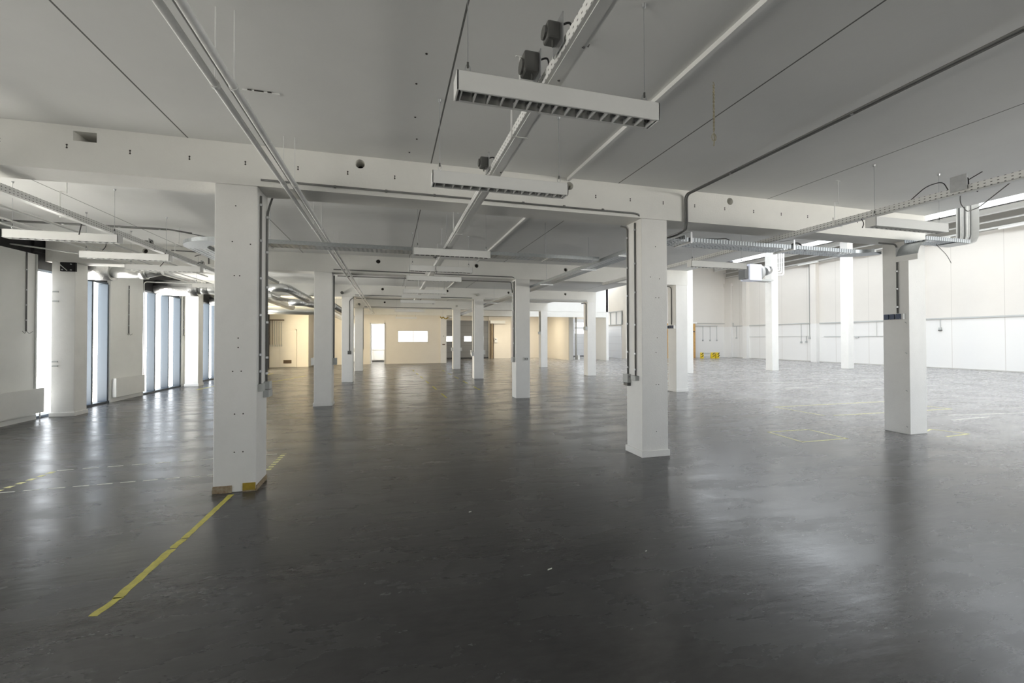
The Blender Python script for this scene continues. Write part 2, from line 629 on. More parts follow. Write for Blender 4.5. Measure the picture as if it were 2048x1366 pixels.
# bright room behind
struct('wall_office', MB().box(-2.9, 3.3, 34.0, 34.1, 0, 3.6), 'wall_white')
struct('wall_office', MB().box(-3.0, -2.9, 30.05, 34.0, 0, 3.6), 'wall_white')
struct('wall_office', MB().box(3.28, 3.38, 30.3, 38.0, 0, 3.66), 'wall_white')
kb = thing('kitchen_cabinet', (-1.2, 33.5, 0), 'low white cupboard seen through the open doorway in the far wall', 'cabinet')
MB().box(-1.9, 0.9, 33.45, 33.98, 0.08, 0.86).build('body', 'kitchen', kb)
MB().box(-1.95, 0.95, 33.40, 33.98, 0.86, 0.90).build('worktop', 'kitchen', kb)
for k in range(4):
    c_ = MB().box(-1.88 + k * 0.7, -1.22 + k * 0.7, 33.42, 33.45, 0.12, 0.82).build('door', 'kitchen', kb, bevel=0.005)
    MB().bar((-1.3 + k * 0.7, 33.40, 0.6), (-1.3 + k * 0.7, 33.40, 0.74), 0.015, 0.015).build('handle', 'steel', c_)

# projecting box room far left
struct('wall_boxroom', MB().box(-6.95, -4.71, 28.2, 28.32, 0, 3.22).box(-4.83, -4.71, 28.32, 29.9, 0, 3.22).box(-6.95, -4.71, 28.2, 29.9, 3.22, 3.3), 'cream_wall')
d = thing('door_2', (-6.1, 28.2, 0), None, None)
d['kind'] = 'structure'
MB().box(-6.33, -6.28, 28.16, 28.2, 0, 2.22).box(-5.4, -5.35, 28.16, 28.2, 0, 2.22).box(-6.33, -5.35, 28.16, 28.2, 2.17, 2.22).build('door_frame', 'cream_wall', d)
MB().box(-6.28, -5.4, 28.175, 28.2, 0.01, 2.17).build('door_leaf', 'cream_wall', d, bevel=0.004)
MB().box(-6.05, -5.62, 28.155, 28.178, 0.22, 0.42).build('vent_grille', 'brown_steel', d)

# recess beyond
struct('wall_recess', MB().box(3.3, 4.4, 36.2, 36.35, 0, 3.66).box(8.02, 13.4, 36.0, 36.35, 0, 3.66).box(4.4, 8.02, 36.2, 36.35, 3.2, 3.66)
       .box(14.0, 19.0, 37.5, 37.65, 3.5, 7.9).box(14.0, 15.3, 37.5, 37.65, 0, 3.5), 'cream_wall')
struct('wall_side', MB().box(13.25, 13.5, 31.1, 37.5, 0, 3.66), 'cream_wall')
struct('trim_1', MB().box(13.22, 13.54, 30.95, 31.1, 0, 3.5), 'beam_grey')
struct('trim_2', MB().box(3.7, 15.9, 29.82, 30.1, ZS, 3.66).box(8.1, 9.4, 35.7, 36.0, 2.95, 3.2), 'paint')
struct('wall_upper', MB().box(XE, 15.9, 29.8, 30.0, 3.66, 7.9).box(15.75, 15.95, 29.8, 31.6, 0, 7.9).box(15.75, 15.9, 31.6, 37.65, 3.66, 7.9), 'wall_white')
rd = thing('door_3', (4.4, 36.1, 0), None, None)
rd['kind'] = 'structure'
xs_ = [4.4, 4.42, 5.04, 5.95, 6.57, 7.0, 7.62, 8.02]
lf = MB().box(4.4, 8.02, 36.16, 36.24, 0.1, 1.45).box(4.4, 8.02, 36.16, 36.24, 1.86, 3.2)
for k in range(0, 8, 2):
    lf.box(xs_[k], xs_[k + 1], 36.16, 36.24, 1.45, 1.86)
lf.build('door_leaf', 'roller_grey', rd)
for x0 in (4.42, 5.95, 7.0):
    MB().box(x0, x0 + 0.62, 36.19, 36.20, 1.45, 1.86).build('pane', 'glass', rd)
MB().box(4.4, 8.02, 36.14, 36.26, 0, 0.1).build('door_seal', 'black_plastic', rd)
rd = thing('door_4', (15.3, 37.4, 0), None, None)
rd['kind'] = 'structure'
lf = MB().box(15.3, 18.7, 37.5, 37.58, 0.08, 2.15).box(15.3, 18.7, 37.5, 37.58, 2.57, 2.75).box(15.3, 18.7, 37.5, 37.58, 3.17, 3.5)
for (a, b) in ((15.3, 15.5), (16.4, 16.58), (17.48, 17.66), (18.56, 18.7)):
    lf.box(a, b, 37.5, 37.58, 2.15, 2.57).box(a, b, 37.5, 37.58, 2.75, 3.17)
lf.build('door_leaf', 'roller_white', rd)
MB().box(15.3, 18.7, 37.48, 37.6, 0, 0.08).build('door_seal', 'frame_dark', rd)
for z in (2.15, 2.75):
    for k in range(3):
        MB().box(15.5 + k * 1.08, 16.4 + k * 1.08, 37.53, 37.54, z, z + 0.42).build('pane', 'glass', rd)

# hall shell
struct('wall_right', MB().box(XR, XR + 0.2, -7.3, 32.2, 0, 6.95), 'hall_wall')
struct('wall_right_upper', MB().box(XR + 0.1, XR + 0.3, -7.3, 32.2, 6.95, 8.2), 'beam_grey')
struct('baseboard_right', MB().box(XR - 0.015, XR, -7.3, 32.0, 0, 0.05), 'beam_grey')
struct('wall_hall_far', MB().box(18.8, XR + 0.2, 32.0, 32.2, 0, 8.2), 'hall_wall')
struct('wall_hall_side', MB().box(18.7, 18.85, 32.0, 37.6, 0, 8.2), 'cream_wall')
struct('wall_upper', MB().box(XE - 0.2, XE, -7.3, 29.9, ZC + 0.3, 8.2), 'wall_white')
struct('trim_3', MB().box(18.85, XR, 31.96, 32.0, 2.93, 3.0), 'beam_grey')
# rear: low part closed with a glazed strip, hall with a big glazed front
struct('wall_rear', MB().box(-7.4, 10.4, -7.4, -7.25, 0, 8.2).box(25.6, 29.0, -7.4, -7.25, 0, 8.2).box(10.4, 25.6, -7.4, -7.25, 5.8, 8.2).box(10.4, 25.6, -7.4, -7.25, 0, 0.5), 'paint')
# pilasters on the right wall
for k, y in enumerate([11.0, 17.15, 23.25, 29.35]):
    struct('trim_%d' % (4 + k), MB().box(XR - 0.28, XR, y, y + 0.42, 0, 6.9), 'hall_wall')
struct('trim_8', MB().box(XR - 0.12, XR, 31.2, 32.0, 0, 6.2).box(XR - 0.2, XR, 31.1, 32.0, 6.2, 6.45), 'hall_wall')

# hall roof: corrugated sheet between the rooflights, ribs along X
def corrugated(x0, x1, y0, y1):
    mb = MB()
    p = 0.3
    n = int((y1 - y0) / p)
    prof = []
    for i in range(n):
        yb = y0 + i * p
        prof += [(yb, 7.86), (yb + 0.12, 7.86), (yb + 0.16, 7.98), (yb + 0.26, 7.98)]
    prof.append((y0 + n * p, 7.86))
    vs = [(x, y, z) for (y, z) in prof for x in (x0, x1)]
    fs = [(2 * i, 2 * i + 1, 2 * i + 3, 2 * i + 2) for i in range(len(prof) - 1)]
    return mb.add(vs, fs)


rf = corrugated(XE - 0.2, 10.6, -7.3, 32.3)
for (a, b) in ((13.0, 16.2), (20.4, 24.6), (26.7, 28.9)):
    q = corrugated(a, b, -7.3, 32.3)
    rf.add(q.v, q.f)
for (a, b) in ((10.6, 13.0), (16.2, 20.4), (24.6, 26.7)):
    for (c, d_) in ((-7.3, -5.0), (29.0, 32.3)):
        q = corrugated(a, b, c, d_)
        rf.add(q.v, q.f)
rf.box(15.9, 18.9, 32.2, 33.0, 7.9, 8.0).box(18.0, 18.9, 33.0, 37.7, 7.9, 8.0)
struct('ceiling', rf, 'roof_steel')
# rooflight kerbs
kb = MB()
for (x0, x1, y0, y1) in SKYL:
    kb.box(x0 - 0.08, x0, y0, y1, 7.7, 8.3).box(x1, x1 + 0.08, y0, y1, 7.7, 8.3)
struct('trim_9', kb, 'white_metal')
# roof girders and eaves pieces
def steel_beam(x, y0, y1, label):
    o = MB().box(x - 0.1, x + 0.1, y0, y1, 7.5, 7.53).box(x - 0.1, x + 0.1, y0, y1, 7.75, 7.78).box(x - 0.012, x + 0.012, y0, y1, 7.53, 7.75).build('roof_purlin', 'white_metal')
    return tag(o, label, 'steel beam')


steel_beam(27.4, -7.2, 31.9, 'long white steel beam under the corrugated hall roof by the right wall')
o = MB().box(XE, XR, 17.55, 17.77, 7.15, 7.85).build('roof_girder', 'paint')
tag(o, 'deep white girder across the hall roof on top of the tall hall columns', 'girder')

# ------------------------------------------------------------------ columns
ROWN = ['front row', 'second row', 'third row', 'fourth row', 'far wall row']
LINEN = ['by the tall left windows', 'left of the middle bay', 'right of the middle bay', 'at the edge of the high hall']
COLS = {}
for j, y in enumerate(YR):
    for i, x in enumerate(XC):
        if (i == 0 and j in (0, 3, 4)) or (j == 4 and i in (0, 1)):
            continue
        lab = 'square white concrete column in the %s, %s' % (ROWN[j], LINEN[i])
        if (i, j) == (1, 0):
            lab = 'nearest big white column with a chipped brown base and yellow tape remnant'
        if (i, j) == (2, 0):
            lab = 'near white column with two long dark conduits and a plinth board'
        if (i, j) == (3, 0):
            lab = 'near right white column carrying three dark blue sockets'
        if (i, j) == (3, 1):
            lab = 'white column with a small plinth and dark sockets, right behind the two-conduit column'
        if (i, j) == (1, 4):
            lab = None
        c = thing('concrete_column', (x, y, 0), lab, 'column', 'square white concrete columns')
        MB().box(x, x + CW, y, y + CW, 0, ZS).build('shaft', 'column_paint', c, bevel=0.008)
        COLS[(i, j)] = c
        if (i, j) in ((2, 0), (3, 1), (0, 1), (1, 1), (0, 2)):
            t = 0.018
            MB().box(x - t, x + CW + t, y - t, y + CW + t, 0, 0.085).build('plinth', 'column_paint', c, bevel=0.004)
for k, x in enumerate([13.40, 18.46, 23.52]):
    c = thing('concrete_column', (x, 17.5, 0), 'tall brightly lit white hall column, %s' % ['right beside the second-row edge column', 'with white conduits near its top', 'rightmost of the hall columns'][k], 'column', 'tall hall columns')
    MB().box(x, x + CW, 17.5, 17.5 + CW, 0, 7.15).build('shaft', 'column_paint', c, bevel=0.008)
    COLS[('h', k)] = c

# chipped base and tape remnant of the nearest column
A = COLS[(1, 0)]
MB().box(-1.777, -1.60, 5.192, 5.2, 0, 0.075).box(-1.783, -1.775, 5.2, 5.6, 0, 0.05).build('chipped_base', 'rust', A)
tag(A.children[-1], 'brown chipped concrete at the foot')
MB().box(-1.50, -1.38, 5.190, 5.2, 0.015, 0.09).build('tape_remnant', 'mustard', A)
MB().box(-1.50, -1.375, 5.192, 5.2, 0.0, 0.02).box(-1.375, -1.368, 5.2, 5.6, 0.0, 0.055).build('chipped_base', 'rust', A)


def dot_y(u, z, y, r, parent, name='screw_hole'):
    mb = MB().tube([(u, y - 0.002, z), (u, y + 0.01, z)], r, 8)
    return mb.build(name, 'dark_hole', parent)


for (u, z) in [(-1.58, 3.02), (-1.61, 2.64), (-1.44, 2.62), (-1.59, 2.28), (-1.54, 2.28), (-1.55, 1.62), (-1.55, 1.52), (-1.60, 1.27), (-1.52, 1.27), (-1.58, 0.82), (-1.50, 0.82), (-1.58, 0.42), (-1.50, 0.42)]:
    dot_y(u, z, 5.2, 0.007, A)
B = COLS[(2, 0)]
for (u, z) in [(3.50, 2.87), (3.42, 2.45), (3.56, 2.43), (3.50, 2.17), (3.55, 2.17), (3.52, 1.62), (3.50, 1.42), (3.50, 0.98), (3.54, 0.98), (3.50, 0.34)]:
    dot_y(u, z, 5.2, 0.006, B)
FC = COLS[(3, 0)]
for z in (0.12, 0.72, 1.35, 1.86):
    MB().tube([(8.341, 5.24, z), (8.30, 5.235, z + 0.02)], 0.006, 6).build('anchor_stub', 'steel', FC)

# ------------------------------------------------------------------ beams
BL = ['front white concrete beam with a row of paired anchor holes', 'second white beam across the low ceiling', 'third white beam across the low ceiling', 'fourth white beam across the low ceiling', 'rearmost white beam above the far wall']
BEAMS = []
for j, y in enumerate(YR):
    x0 = -6.95
    b = thing('concrete_beam', (x0, y, ZS), BL[j], 'beam', 'white concrete beams of the low ceiling')
    body = MB().box(x0, XE, y, y + CW, ZS, ZC).build('beam_body', 'beam_paint', b)
    holes = []
    if j == 0:
        for (hx, hz) in ((-0.337, 3.60), (2.232, 3.59), (4.745, 3.60)):
            holes.append(MB().tube([(hx - x0, -0.3, hz - ZS), (hx - x0, 0.7, hz - ZS)], 0.052, 20))
        holes.append(MB().box(-2.98 - x0, -2.79 - x0, -0.3, 0.3, 3.545 - ZS, 3.64 - ZS))
    elif j < 4:
        for hx in (-0.30, 2.20, 4.75, -5.3 + 0.1, 7.3):
            holes.append(MB().tube([(hx - x0, -0.3, 3.56 - ZS), (hx - x0, 0.7, 3.56 - ZS)], 0.052, 16))
    if holes:
        # cutters are built in the beam's own coordinates
        body.parent = None
        cut(body, holes)
        body.parent = b
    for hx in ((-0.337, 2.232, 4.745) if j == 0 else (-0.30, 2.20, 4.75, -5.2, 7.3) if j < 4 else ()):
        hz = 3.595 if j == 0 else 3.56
        MB().tube([(hx, y + (0.2 if j == 0 else 0.07), hz), (hx, y + 0.3, hz)], 0.0515, 16).build('core_hole_shade', 'dark_hole', b)  # dark disc inside each core hole stands in for its shade
    if j == 0:
        k = 0
        xx = -6.1
        while xx < 8.2:
            if abs(xx - (-0.0)) > 9:
                pass
            for dz in (0.014, -0.014):
                dot_y(xx, 3.484 + dz, y, 0.0085, b, 'anchor_hole')
            dot_y(xx, 3.484, y, 0.005, b, 'anchor_hole')
            xx += 0.512
            k += 1
    BEAMS.append(b)
    MB().box(x0, XE - 0.01, y - 0.004, y, ZS, ZS + 0.018).build('chamfer_strip', 'beam_paint', b)

# narrow light cable cover on the ceiling right of the middle lamps
for k, (y0, y1) in enumerate([(-6.0, 5.2), (5.6, 11.35), (11.75, 17.5)]):
    o = MB().box(2.195, 2.232, y0, y1, ZC - 0.04, ZC).build('cable_cover', 'white_plastic')
    tag(o, 'slim white cable duct on the ceiling, %s' % ['in the nearest bay', 'in the bay behind the front beam', 'in the third bay'][k], 'cable duct', 'slim ceiling cable ducts')

# ceiling fittings
cp = thing('ceiling_plate', (-1.05, 4.07, ZC), 'small slotted white plate on the ceiling left of the middle lamps', 'plate')
MB().box(-1.19, -0.91, 4.055, 4.085, ZC - 0.012, ZC).build('plate', 'white_plastic', cp)
MB().box(-1.15, -1.12, 4.045, 4.056, ZC - 0.008, ZC - 0.002).box(-1.10, -1.03, 4.045, 4.056, ZC - 0.008, ZC - 0.002).box(-1.0, -0.97, 4.045, 4.056, ZC - 0.008, ZC - 0.002).build('slot', 'dark_hole', cp)
cs = thing('ceiling_hook', (1.31, 2.77, ZC), 'small dark fitting screwed to the ceiling right of the nearest lamp', 'ceiling fitting')
MB().tube([(1.31, 2.77, ZC), (1.31, 2.77, ZC - 0.025)], 0.018, 10).build('base', 'grey_plastic', cs)
MB().tube([(1.31, 2.77, ZC - 0.02), (1.335, 2.76, ZC - 0.035)], 0.012, 8).build('hook', 'grey_plastic', cs)
for (x, y) in [(0.25, 3.2), (0.2, 3.6), (0.22, 4.15), (0.26, 4.6), (0.2, 4.95)]:
    o = MB().tube([(x, y, ZC - 0.004), (x, y, ZC + 0.01)], 0.009, 10).build('filler_spot', 'dark_hole')
    tag(o, 'small dark plugged hole beside the ceiling seam left of the middle lamps', 'plugged hole', 'plugged holes along the ceiling seam')

# ------------------------------------------------------------------ lamps
def make_luminaire(label):
    """origin at the middle of the underside; 1.25 long in x, 0.125 deep in y"""
    r = thing('pendant_luminaire', (0, 0, 0), label, 'ceiling lamp', 'long white louvred lamps')
    hl, hw, h = 0.625, 0.062, 0.11
    hb = MB()
    hb.box(-hl, hl, -hw, -hw + 0.006, 0, h).box(-hl, hl, hw - 0.006, hw, 0, h).box(-hl, -hl + 0.012, -hw, hw, 0, h).box(hl - 0.012, hl, -hw, hw, 0, h)
    hb.box(-hl, hl, -hw, hw, h - 0.006, h)
    hb.build('housing', 'white_metal', r, bevel=0.003)
    rf_ = MB()
    for sgn in (-1, 1):
        pr = [(sgn * 0.052, 0.002), (sgn * 0.046, 0.03), (sgn * 0.03, 0.055), (sgn * 0.0, 0.062)]
        vs = [(x, y, z) for (y, z) in pr for x in (-hl + 0.03, hl - 0.03)]
        rf_.add(vs, [(2 * i, 2 * i + 1, 2 * i + 3, 2 * i + 2) for i in range(3)])
    rf_.build('reflector', 'reflector_metal', r, smooth=True)
    MB().tube([(-hl + 0.04, 0, 0.045), (hl - 0.04, 0, 0.045)], 0.012, 10).build('tube', 'white_plastic', r)
    lv = MB()
    n = 15
    for k in range(n + 1):
        x = -hl + 0.03 + k * (2 * hl - 0.06) / n
        vs = []
        for (y, z) in [(-0.052, 0.001), (0.052, 0.001), (0.045, 0.032), (0.02, 0.024), (-0.02, 0.024), (-0.045, 0.032)]:
            vs.append((x - 0.0035, y, z))
        for (y, z) in [(-0.052, 0.001), (0.052, 0.001), (0.045, 0.032), (0.02, 0.024), (-0.02, 0.024), (-0.045, 0.032)]:
            vs.append((x + 0.0035, y, z))
        lv.add(vs, [(0, 1, 2, 3, 4, 5), (11, 10, 9, 8, 7, 6)] + [(i, i + 6, (i + 1) % 6 + 6, (i + 1) % 6) for i in range(6)])
    lv.box(-hl + 0.02, hl - 0.02, -0.056, -0.050, 0, 0.006).box(-hl + 0.02, hl - 0.02, 0.050, 0.056, 0, 0.006)
    lv.build('louvre', 'louvre_metal', r)
    zt = ZC - 2.94
    for sx in (-0.555, 0.555):
        MB().tube([(sx, 0, h + 0.06), (sx, 0, zt)], 0.0022, 6).build('suspension_wire', 'steel', r)
        MB().tube([(sx, 0, zt), (sx, 0, zt - 0.02), (sx, 0, zt - 0.028)], [0.016, 0.012, 0.004], 10).build('ceiling_cap', 'steel', r)
        ring = [(sx + 0.014 * math.sin(t), 0.004, h + 0.022 + 0.026 * (1 - math.cos(t)) / 1.0) for t in [i * math.pi / 8 for i in range(17)]]
        MB().tube(ring, 0.003, 6).build('hanger_ring', 'steel', r)
        MB().tube([(sx, 0, h + 0.055), (sx, 0, h + 0.085)], 0.006, 8).build('wire_grip', 'grey_plastic', r)
        MB().tube([(sx, 0, h), (sx, 0, h + 0.024)], 0.004, 6).build('stud', 'steel', r)
    return r


ZL = 2.94
lamps = []
midY = [2.365, 3.79, 7.02, 8.68, 10.08, 12.85, 14.4, 16.3]
ln = ['nearest lamp, large white louvred fitting at top centre', 'second lamp behind the nearest one, under the front beam', 'lamp hanging just behind the metal cable tray in the middle bay',
      'fourth lamp back in the middle line', 'fifth lamp back in the middle line', 'sixth lamp back in the middle line', 'seventh lamp back in the middle line', 'eighth lamp back in the middle line']
L0 = make_luminaire(ln[0])
L0.location = (0.965, midY[0], ZL)
for k in range(1, len(midY)):
    dup(L0, (0.965, midY[k], ZL), ln[k])
lowa = dup(L0, (0.80, 19.3, 2.80), 'lamp hanging low in front of the far wall, above its window')
lowb = dup(L0, (0.90, 26.9, 2.86), 'farthest lamp of the middle line, close to the far wall')
for lw_, yy in ((lowa, 19.3), (lowb, 26.9)):
    lw_['_o'] = tuple(lw_.location)
    for sx in (-0.555, 0.555):
        MB().tube([(lw_.location.x + sx, yy, 3.3), (lw_.location.x + sx, yy, ZC)], 0.0025, 6).build('suspension_wire', 'steel', lw_)
dup(L0, (6.145, 3.83, ZL), 'nearest lamp of the right line, in front of the blue-socket column')
dup(L0, (5.95, 6.85, ZL), 'second lamp of the right line, beyond the cable tray')
for k, y in enumerate([7.24, 8.68, 9.95, 12.85, 15.2]):
    dup(L0, (-4.23, y, ZL), ['nearest lamp of the left line, cut by the left picture edge', 'second lamp of the left line', 'third lamp of the left line', 'fourth lamp of the left line near the foil duct', 'fifth lamp of the left line'][k])

# ------------------------------------------------------------------ lighting trunking
def trunking(x, y0, y1, label, hangers):
    r = thing('cable_trunking', (x, y0, 3.1), label, 'cable trunking', 'white perforated cable trunkings')
    w2 = 0.052
    MB().box(x - w2, x - w2 + 0.004, y0, y1, 3.1, 3.165).box(x + w2 - 0.004, x + w2, y0, y1, 3.1, 3.165).build('side_wall', 'trunk_side', r)
    MB().box(x - w2, x + w2, y0, y1, 3.098, 3.102).build('bottom', 'white_metal', r)
    MB().box(x - 0.03, x + 0.03, y0, y1, 3.094, 3.098).build('cover_strip', 'white_metal', r)
    for y in hangers:
        h = MB()
        h.bar((x - w2 - 0.012, y, 3.08), (x - w2 - 0.012, y, 3.40), 0.012, 0.004)
        h.bar((x - w2 - 0.012, y, 3.40), (x, y, 3.40), 0.012, 0.004)
        h.tube([(x, y, 3.38), (x, y, ZC)], 0.005, 6)
        h.bar((x - w2 - 0.012, y, 3.088), (x + w2 + 0.012, y, 3.088), 0.012, 0.004)
        h.box(x - 0.03, x + 0.03, y - 0.008, y + 0.008, ZC - 0.006, ZC)
        h.build('hanger', 'white_metal', r)
    return r


trunking(0.915, 0.5, 17.3, 'white perforated cable trunking running through the middle bay above the lamps', [3.05, 6.1, 8.2, 12.4, 15.2])
trunking(5.70, 0.8, 10.9, 'white perforated cable trunking of the right bay', [4.35, 8.2])
trunking(-3.78, 3.5, 16.9, 'white perforated cable trunking of the left bay', [6.5, 9.4, 12.6])


def power_socket(x, y, z, label, side=-1, k=1.0):
    r = thing('wieland_socket', (x, y, z), label, 'socket box', 'dark plug boxes on the cable trunkings')
    r.name = 'plug_box'
    MB().box(x - 0.005, x + 0.0, y - 0.07, y + 0.07, z - 0.03, z + 0.13).build('mounting_plate', 'steel', r)
    mb = MB()
    xo = x + side * 0.075 * k
    mb.box(min(x, xo), max(x, xo), y - 0.04 * k, y + 0.04 * k, z + 0.005, z + 0.10 * k)
    mb.build('body', 'grey_plastic', r, bevel=0.012)
    MB().tube([(xo + side * 0.012, y - 0.0, z + 0.05), (xo, y, z + 0.05)], 0.034 * k, 12).build('face', 'grey_plastic', r)
    MB().tube([(x + side * 0.04, y - 0.02, z - 0.03), (x + side * 0.04, y - 0.02, z + 0.01)], 0.006, 6).build('cable_gland', 'grey_plastic', r)
    MB().tube(rounded([(x, y - 0.02, z + 0.09), (x + 0.05, y - 0.05, z + 0.10), (x + 0.06, y - 0.05, z - 0.01), (x + 0.10, y - 0.1, z - 0.06)], 0.05), 0.0055, 6).build('cable', 'black_plastic', r)
    return r


power_socket(0.835, 2.42, 3.15, 'dark grey plug box hanging left of the trunking above the nearest lamp', k=1.25)
power_socket(0.85, 2.12, 3.15, 'dark plug box with steel plate, at the top picture edge on the middle trunking')
power_socket(0.85, 3.85, 3.15, 'dark plug box with a cable loop above the second lamp')
power_socket(0.85, 8.3, 3.15, 'small dark plug box on the middle trunking above the metal cable tray')
power_socket(-3.84, 8.55, 3.15, 'grey plug box with looped cable on the left trunking')
power_socket(-3.84, 10.6, 3.15, 'small grey plug box farther back on the left trunking')
power_socket(5.63, 3.05, 3.15, 'grey plug box at the right picture edge on the right trunking', side=1)

def loose_cable(pts, r, label, m='black_plastic', group='loose cable ends'):
    o = MB().tube(rounded(pts, 0.08, 8), r, 6).build('loose_cable', m, smooth=True)
    return tag(o, label, 'cable', group)


loose_cable([(5.66, 4.05, 3.16), (5.655, 4.03, 3.10), (5.66, 4.0, 3.03), (5.60, 3.98, 2.97)], 0.005, 'black cable tail hanging beside the nearest right lamp')
loose_cable([(5.72, 3.55, 3.17), (5.75, 3.4, 3.30), (5.75, 3.25, 3.30), (5.74, 3.2, 3.19)], 0.005, 'black cable loop standing up from the right trunking')
loose_cable([(5.72, 3.15, 3.17), (5.8, 3.1, 3.24), (5.8, 2.95, 3.30)], 0.005, 'black cable rising to the plug box at the right picture edge')
loose_cable([(7.6, 4.1, 3.68), (7.5, 4.05, 3.45), (7.35, 3.9, 3.28), (7.0, 3.6, 3.22), (6.9, 3.2, 3.45)], 0.006, 'grey cable swagged between the ceiling and the right trunking', 'grey_conduit')
loose_cable([(0.86, 8.62, 3.05), (0.85, 8.6, 3.0), (0.87, 8.6, 2.9)], 0.005, 'short black cable below the middle lamp behind the tray')
loose_cable([(-3.80, 7.3, 3.05), (-3.8, 7.3, 2.9), (-3.83, 7.28, 2.84)], 0.005, 'black cable tail below the nearest left lamp')
loose_cable([(-3.74, 8.8, 3.1), (-3.74, 8.78, 2.95), (-3.80, 8.76, 2.86)], 0.005, 'black cable tail below the second left lamp')
loose_cable([(-3.85, 6.9, 3.16), (-3.86, 6.9, 3.08), (-3.87, 6.88, 2.96)], 0.006, 'black cable stub in front of the nearest left lamp')
loose_cable([(-3.9, 9.2, 3.6), (-3.6, 9.3, 3.57), (-3.2, 9.4, 3.52), (-3.1, 9.5, 3.25), (-3.2, 9.5, 3.05), (-3.25, 9.5, 3.3), (-3.6, 9.6, 3.2)], 0.009, 'thick grey cable looping down from the conduit at left', 'grey_conduit')

# rope from the ceiling
rp = thing('hanging_rope', (2.53, 2.94, ZC), 'short tan twisted rope hanging from the ceiling near the top right', 'rope')
for ph in (0, math.pi):
    MB().tube([(2.53 + 0.005 * math.cos(t * 1.3 + ph), 2.94 + 0.005 * math.sin(t * 1.3 + ph), ZC - t * 0.0115) for t in range(36)], 0.0045, 6).build('strand', 'rope', rp)
MB().tube([(2.53 + 0.02 * math.sin(t), 2.94, ZC - 0.45 + 0.03 * math.cos(t)) for t in [i * 2 * math.pi / 12 for i in range(13)]], 0.004, 6).build('knot_loop', 'rope', rp)
MB().tube([(2.53, 2.94, ZC - 0.41), (2.535, 2.94, ZC - 0.47), (2.528, 2.94, ZC - 0.52)], 0.005, 6).build('frayed_end', 'rope', rp)
MB().tube([(2.53, 2.94, ZC), (2.53, 2.94, ZC - 0.02)], 0.008, 8).build('hook', 'steel', rp)

# ------------------------------------------------------------------ pipes under the ceiling
wp = []
for k, (x, r_) in enumerate([(-1.06, 0.022), (-0.955, 0.024)]):
    o = thing('white_pipe', (x, 2, 3.2), ['left of the pair of white pipes running away below the beams', 'right, thicker of the pair of white pipes running away below the beams'][k], 'pipe', 'pair of white ceiling pipes')
    MB().tube([(x, -3.0, 3.2), (x, 12.0, 3.2), (x, 27.5, 3.2)], r_, 12).build('pipe_run', 'white_pipe', o, smooth=True)
    for yy in [1.5, 3.1, 4.9, 6.7, 8.9, 11.2, 14.0, 17.4, 21.0]:
        MB().tube([(x, yy - 0.015, 3.2), (x, yy + 0.015, 3.2)], r_ + 0.006, 12).tube([(x, yy, 3.2 + r_), (x, yy, ZC if not any(a <= yy <= a + .4 for a in YR) else ZS)], 0.004, 6).build('pipe_clip', 'white_pipe', o)
o = MB().tube([(-1.005, -3.0, 3.23), (-1.005, 26.0, 3.23)], 0.007, 8).build('thin_conduit', 'light_conduit')
tag(o, 'thin grey conduit between the pair of white ceiling pipes', 'conduit')


def conduit(name, runs, r, m, label, clips=(), cm='steel', boxes=(), group=None, rad=0.09, cat='conduit'):
    """runs: list of paths; clips: list of (point, axis) ; boxes: list of (x0,x1,y0,y1,z0,z1,mat)"""
    o = thing(name, runs[0][0], label, cat, group)
    for p in runs:
        MB().tube(rounded(p, rad), r, 8).build('conduit_run', m, o, smooth=True)
    for (p, ax) in clips:
        p = Vector(p)
        dv = Vector(ax)
        MB().tube([p - dv * 0.012, p + dv * 0.012], r + 0.006, 8).build('clip', cm, o)
    for bx in boxes:
        MB().box(*bx[:6]).build('junction_box', bx[6], o, bevel=0.004)
    return o


# along ceiling, right bay, dropping down the front beam to the tray
conduit('ceiling_conduit', [[(3.96, -3, 3.62), (3.96, 5.17, 3.62), (3.965, 5.17, 3.13), (4.02, 5.45, 3.12), (3.95, 6.3, 3.13)],
                            [(3.986, -3, 3.615), (3.986, 5.165, 3.615), (3.99, 5.165, 3.14), (4.045, 5.45, 3.125), (3.975, 6.3, 3.13)]], 0.012, 'grey_conduit',
        'twin dark conduit running under the ceiling at right then down the front beam',
        clips=[((3.98, y, 3.62), (0, 1, 0)) for y in (1.4, 2.9, 4.35)], rad=0.08)
# along the lower edge of the front beam and into column B
conduit('beam_conduit', [[(-1.34, 5.185, 3.315), (3.18, 5.185, 3.30), (3.24, 5.19, 3.29), (3.262, 5.22, 3.26)]], 0.012, 'grey_conduit',
        'dark conduit along the lower edge of the front beam between the two near columns',
        clips=[((x, 5.185, 3.31), (1, 0, 0)) for x in (-1.15, -0.6, -0.05, 0.5, 1.05, 1.6, 2.15, 2.7)], cm='grey_conduit')
conduit('beam_conduit', [[(-1.34, 11.335, 3.315), (0.85, 11.335, 3.30)], [(1.1, 11.335, 3.30), (3.2, 11.335, 3.295), (3.27, 11.38, 3.25)]], 0.014, 'grey_conduit',
        'dark conduit along the lower edge of the second beam')
conduit('beam_conduit', [[(-1.3, 11.80, 3.22), (3.22, 11.80, 3.22), (3.25, 11.7, 3.2), (3.25, 11.6, 2.9)]], 0.014, 'grey_conduit', 'dark conduit just behind the second beam ending at its middle column')
conduit('beam_conduit', [[(-1.3, 17.485, 3.30), (3.2, 17.485, 3.29)]], 0.016, 'grey_conduit', 'dark conduit along the third beam')
conduit('beam_conduit', [[(-1.3, 18.0, 3.22), (1.2, 18.0, 3.21), (1.2, 18.0, 3.45), (5.1, 17.98, 3.5), (5.1, 17.98, 3.1)]], 0.016, 'grey_conduit', 'dark stepped conduit behind the third beam')
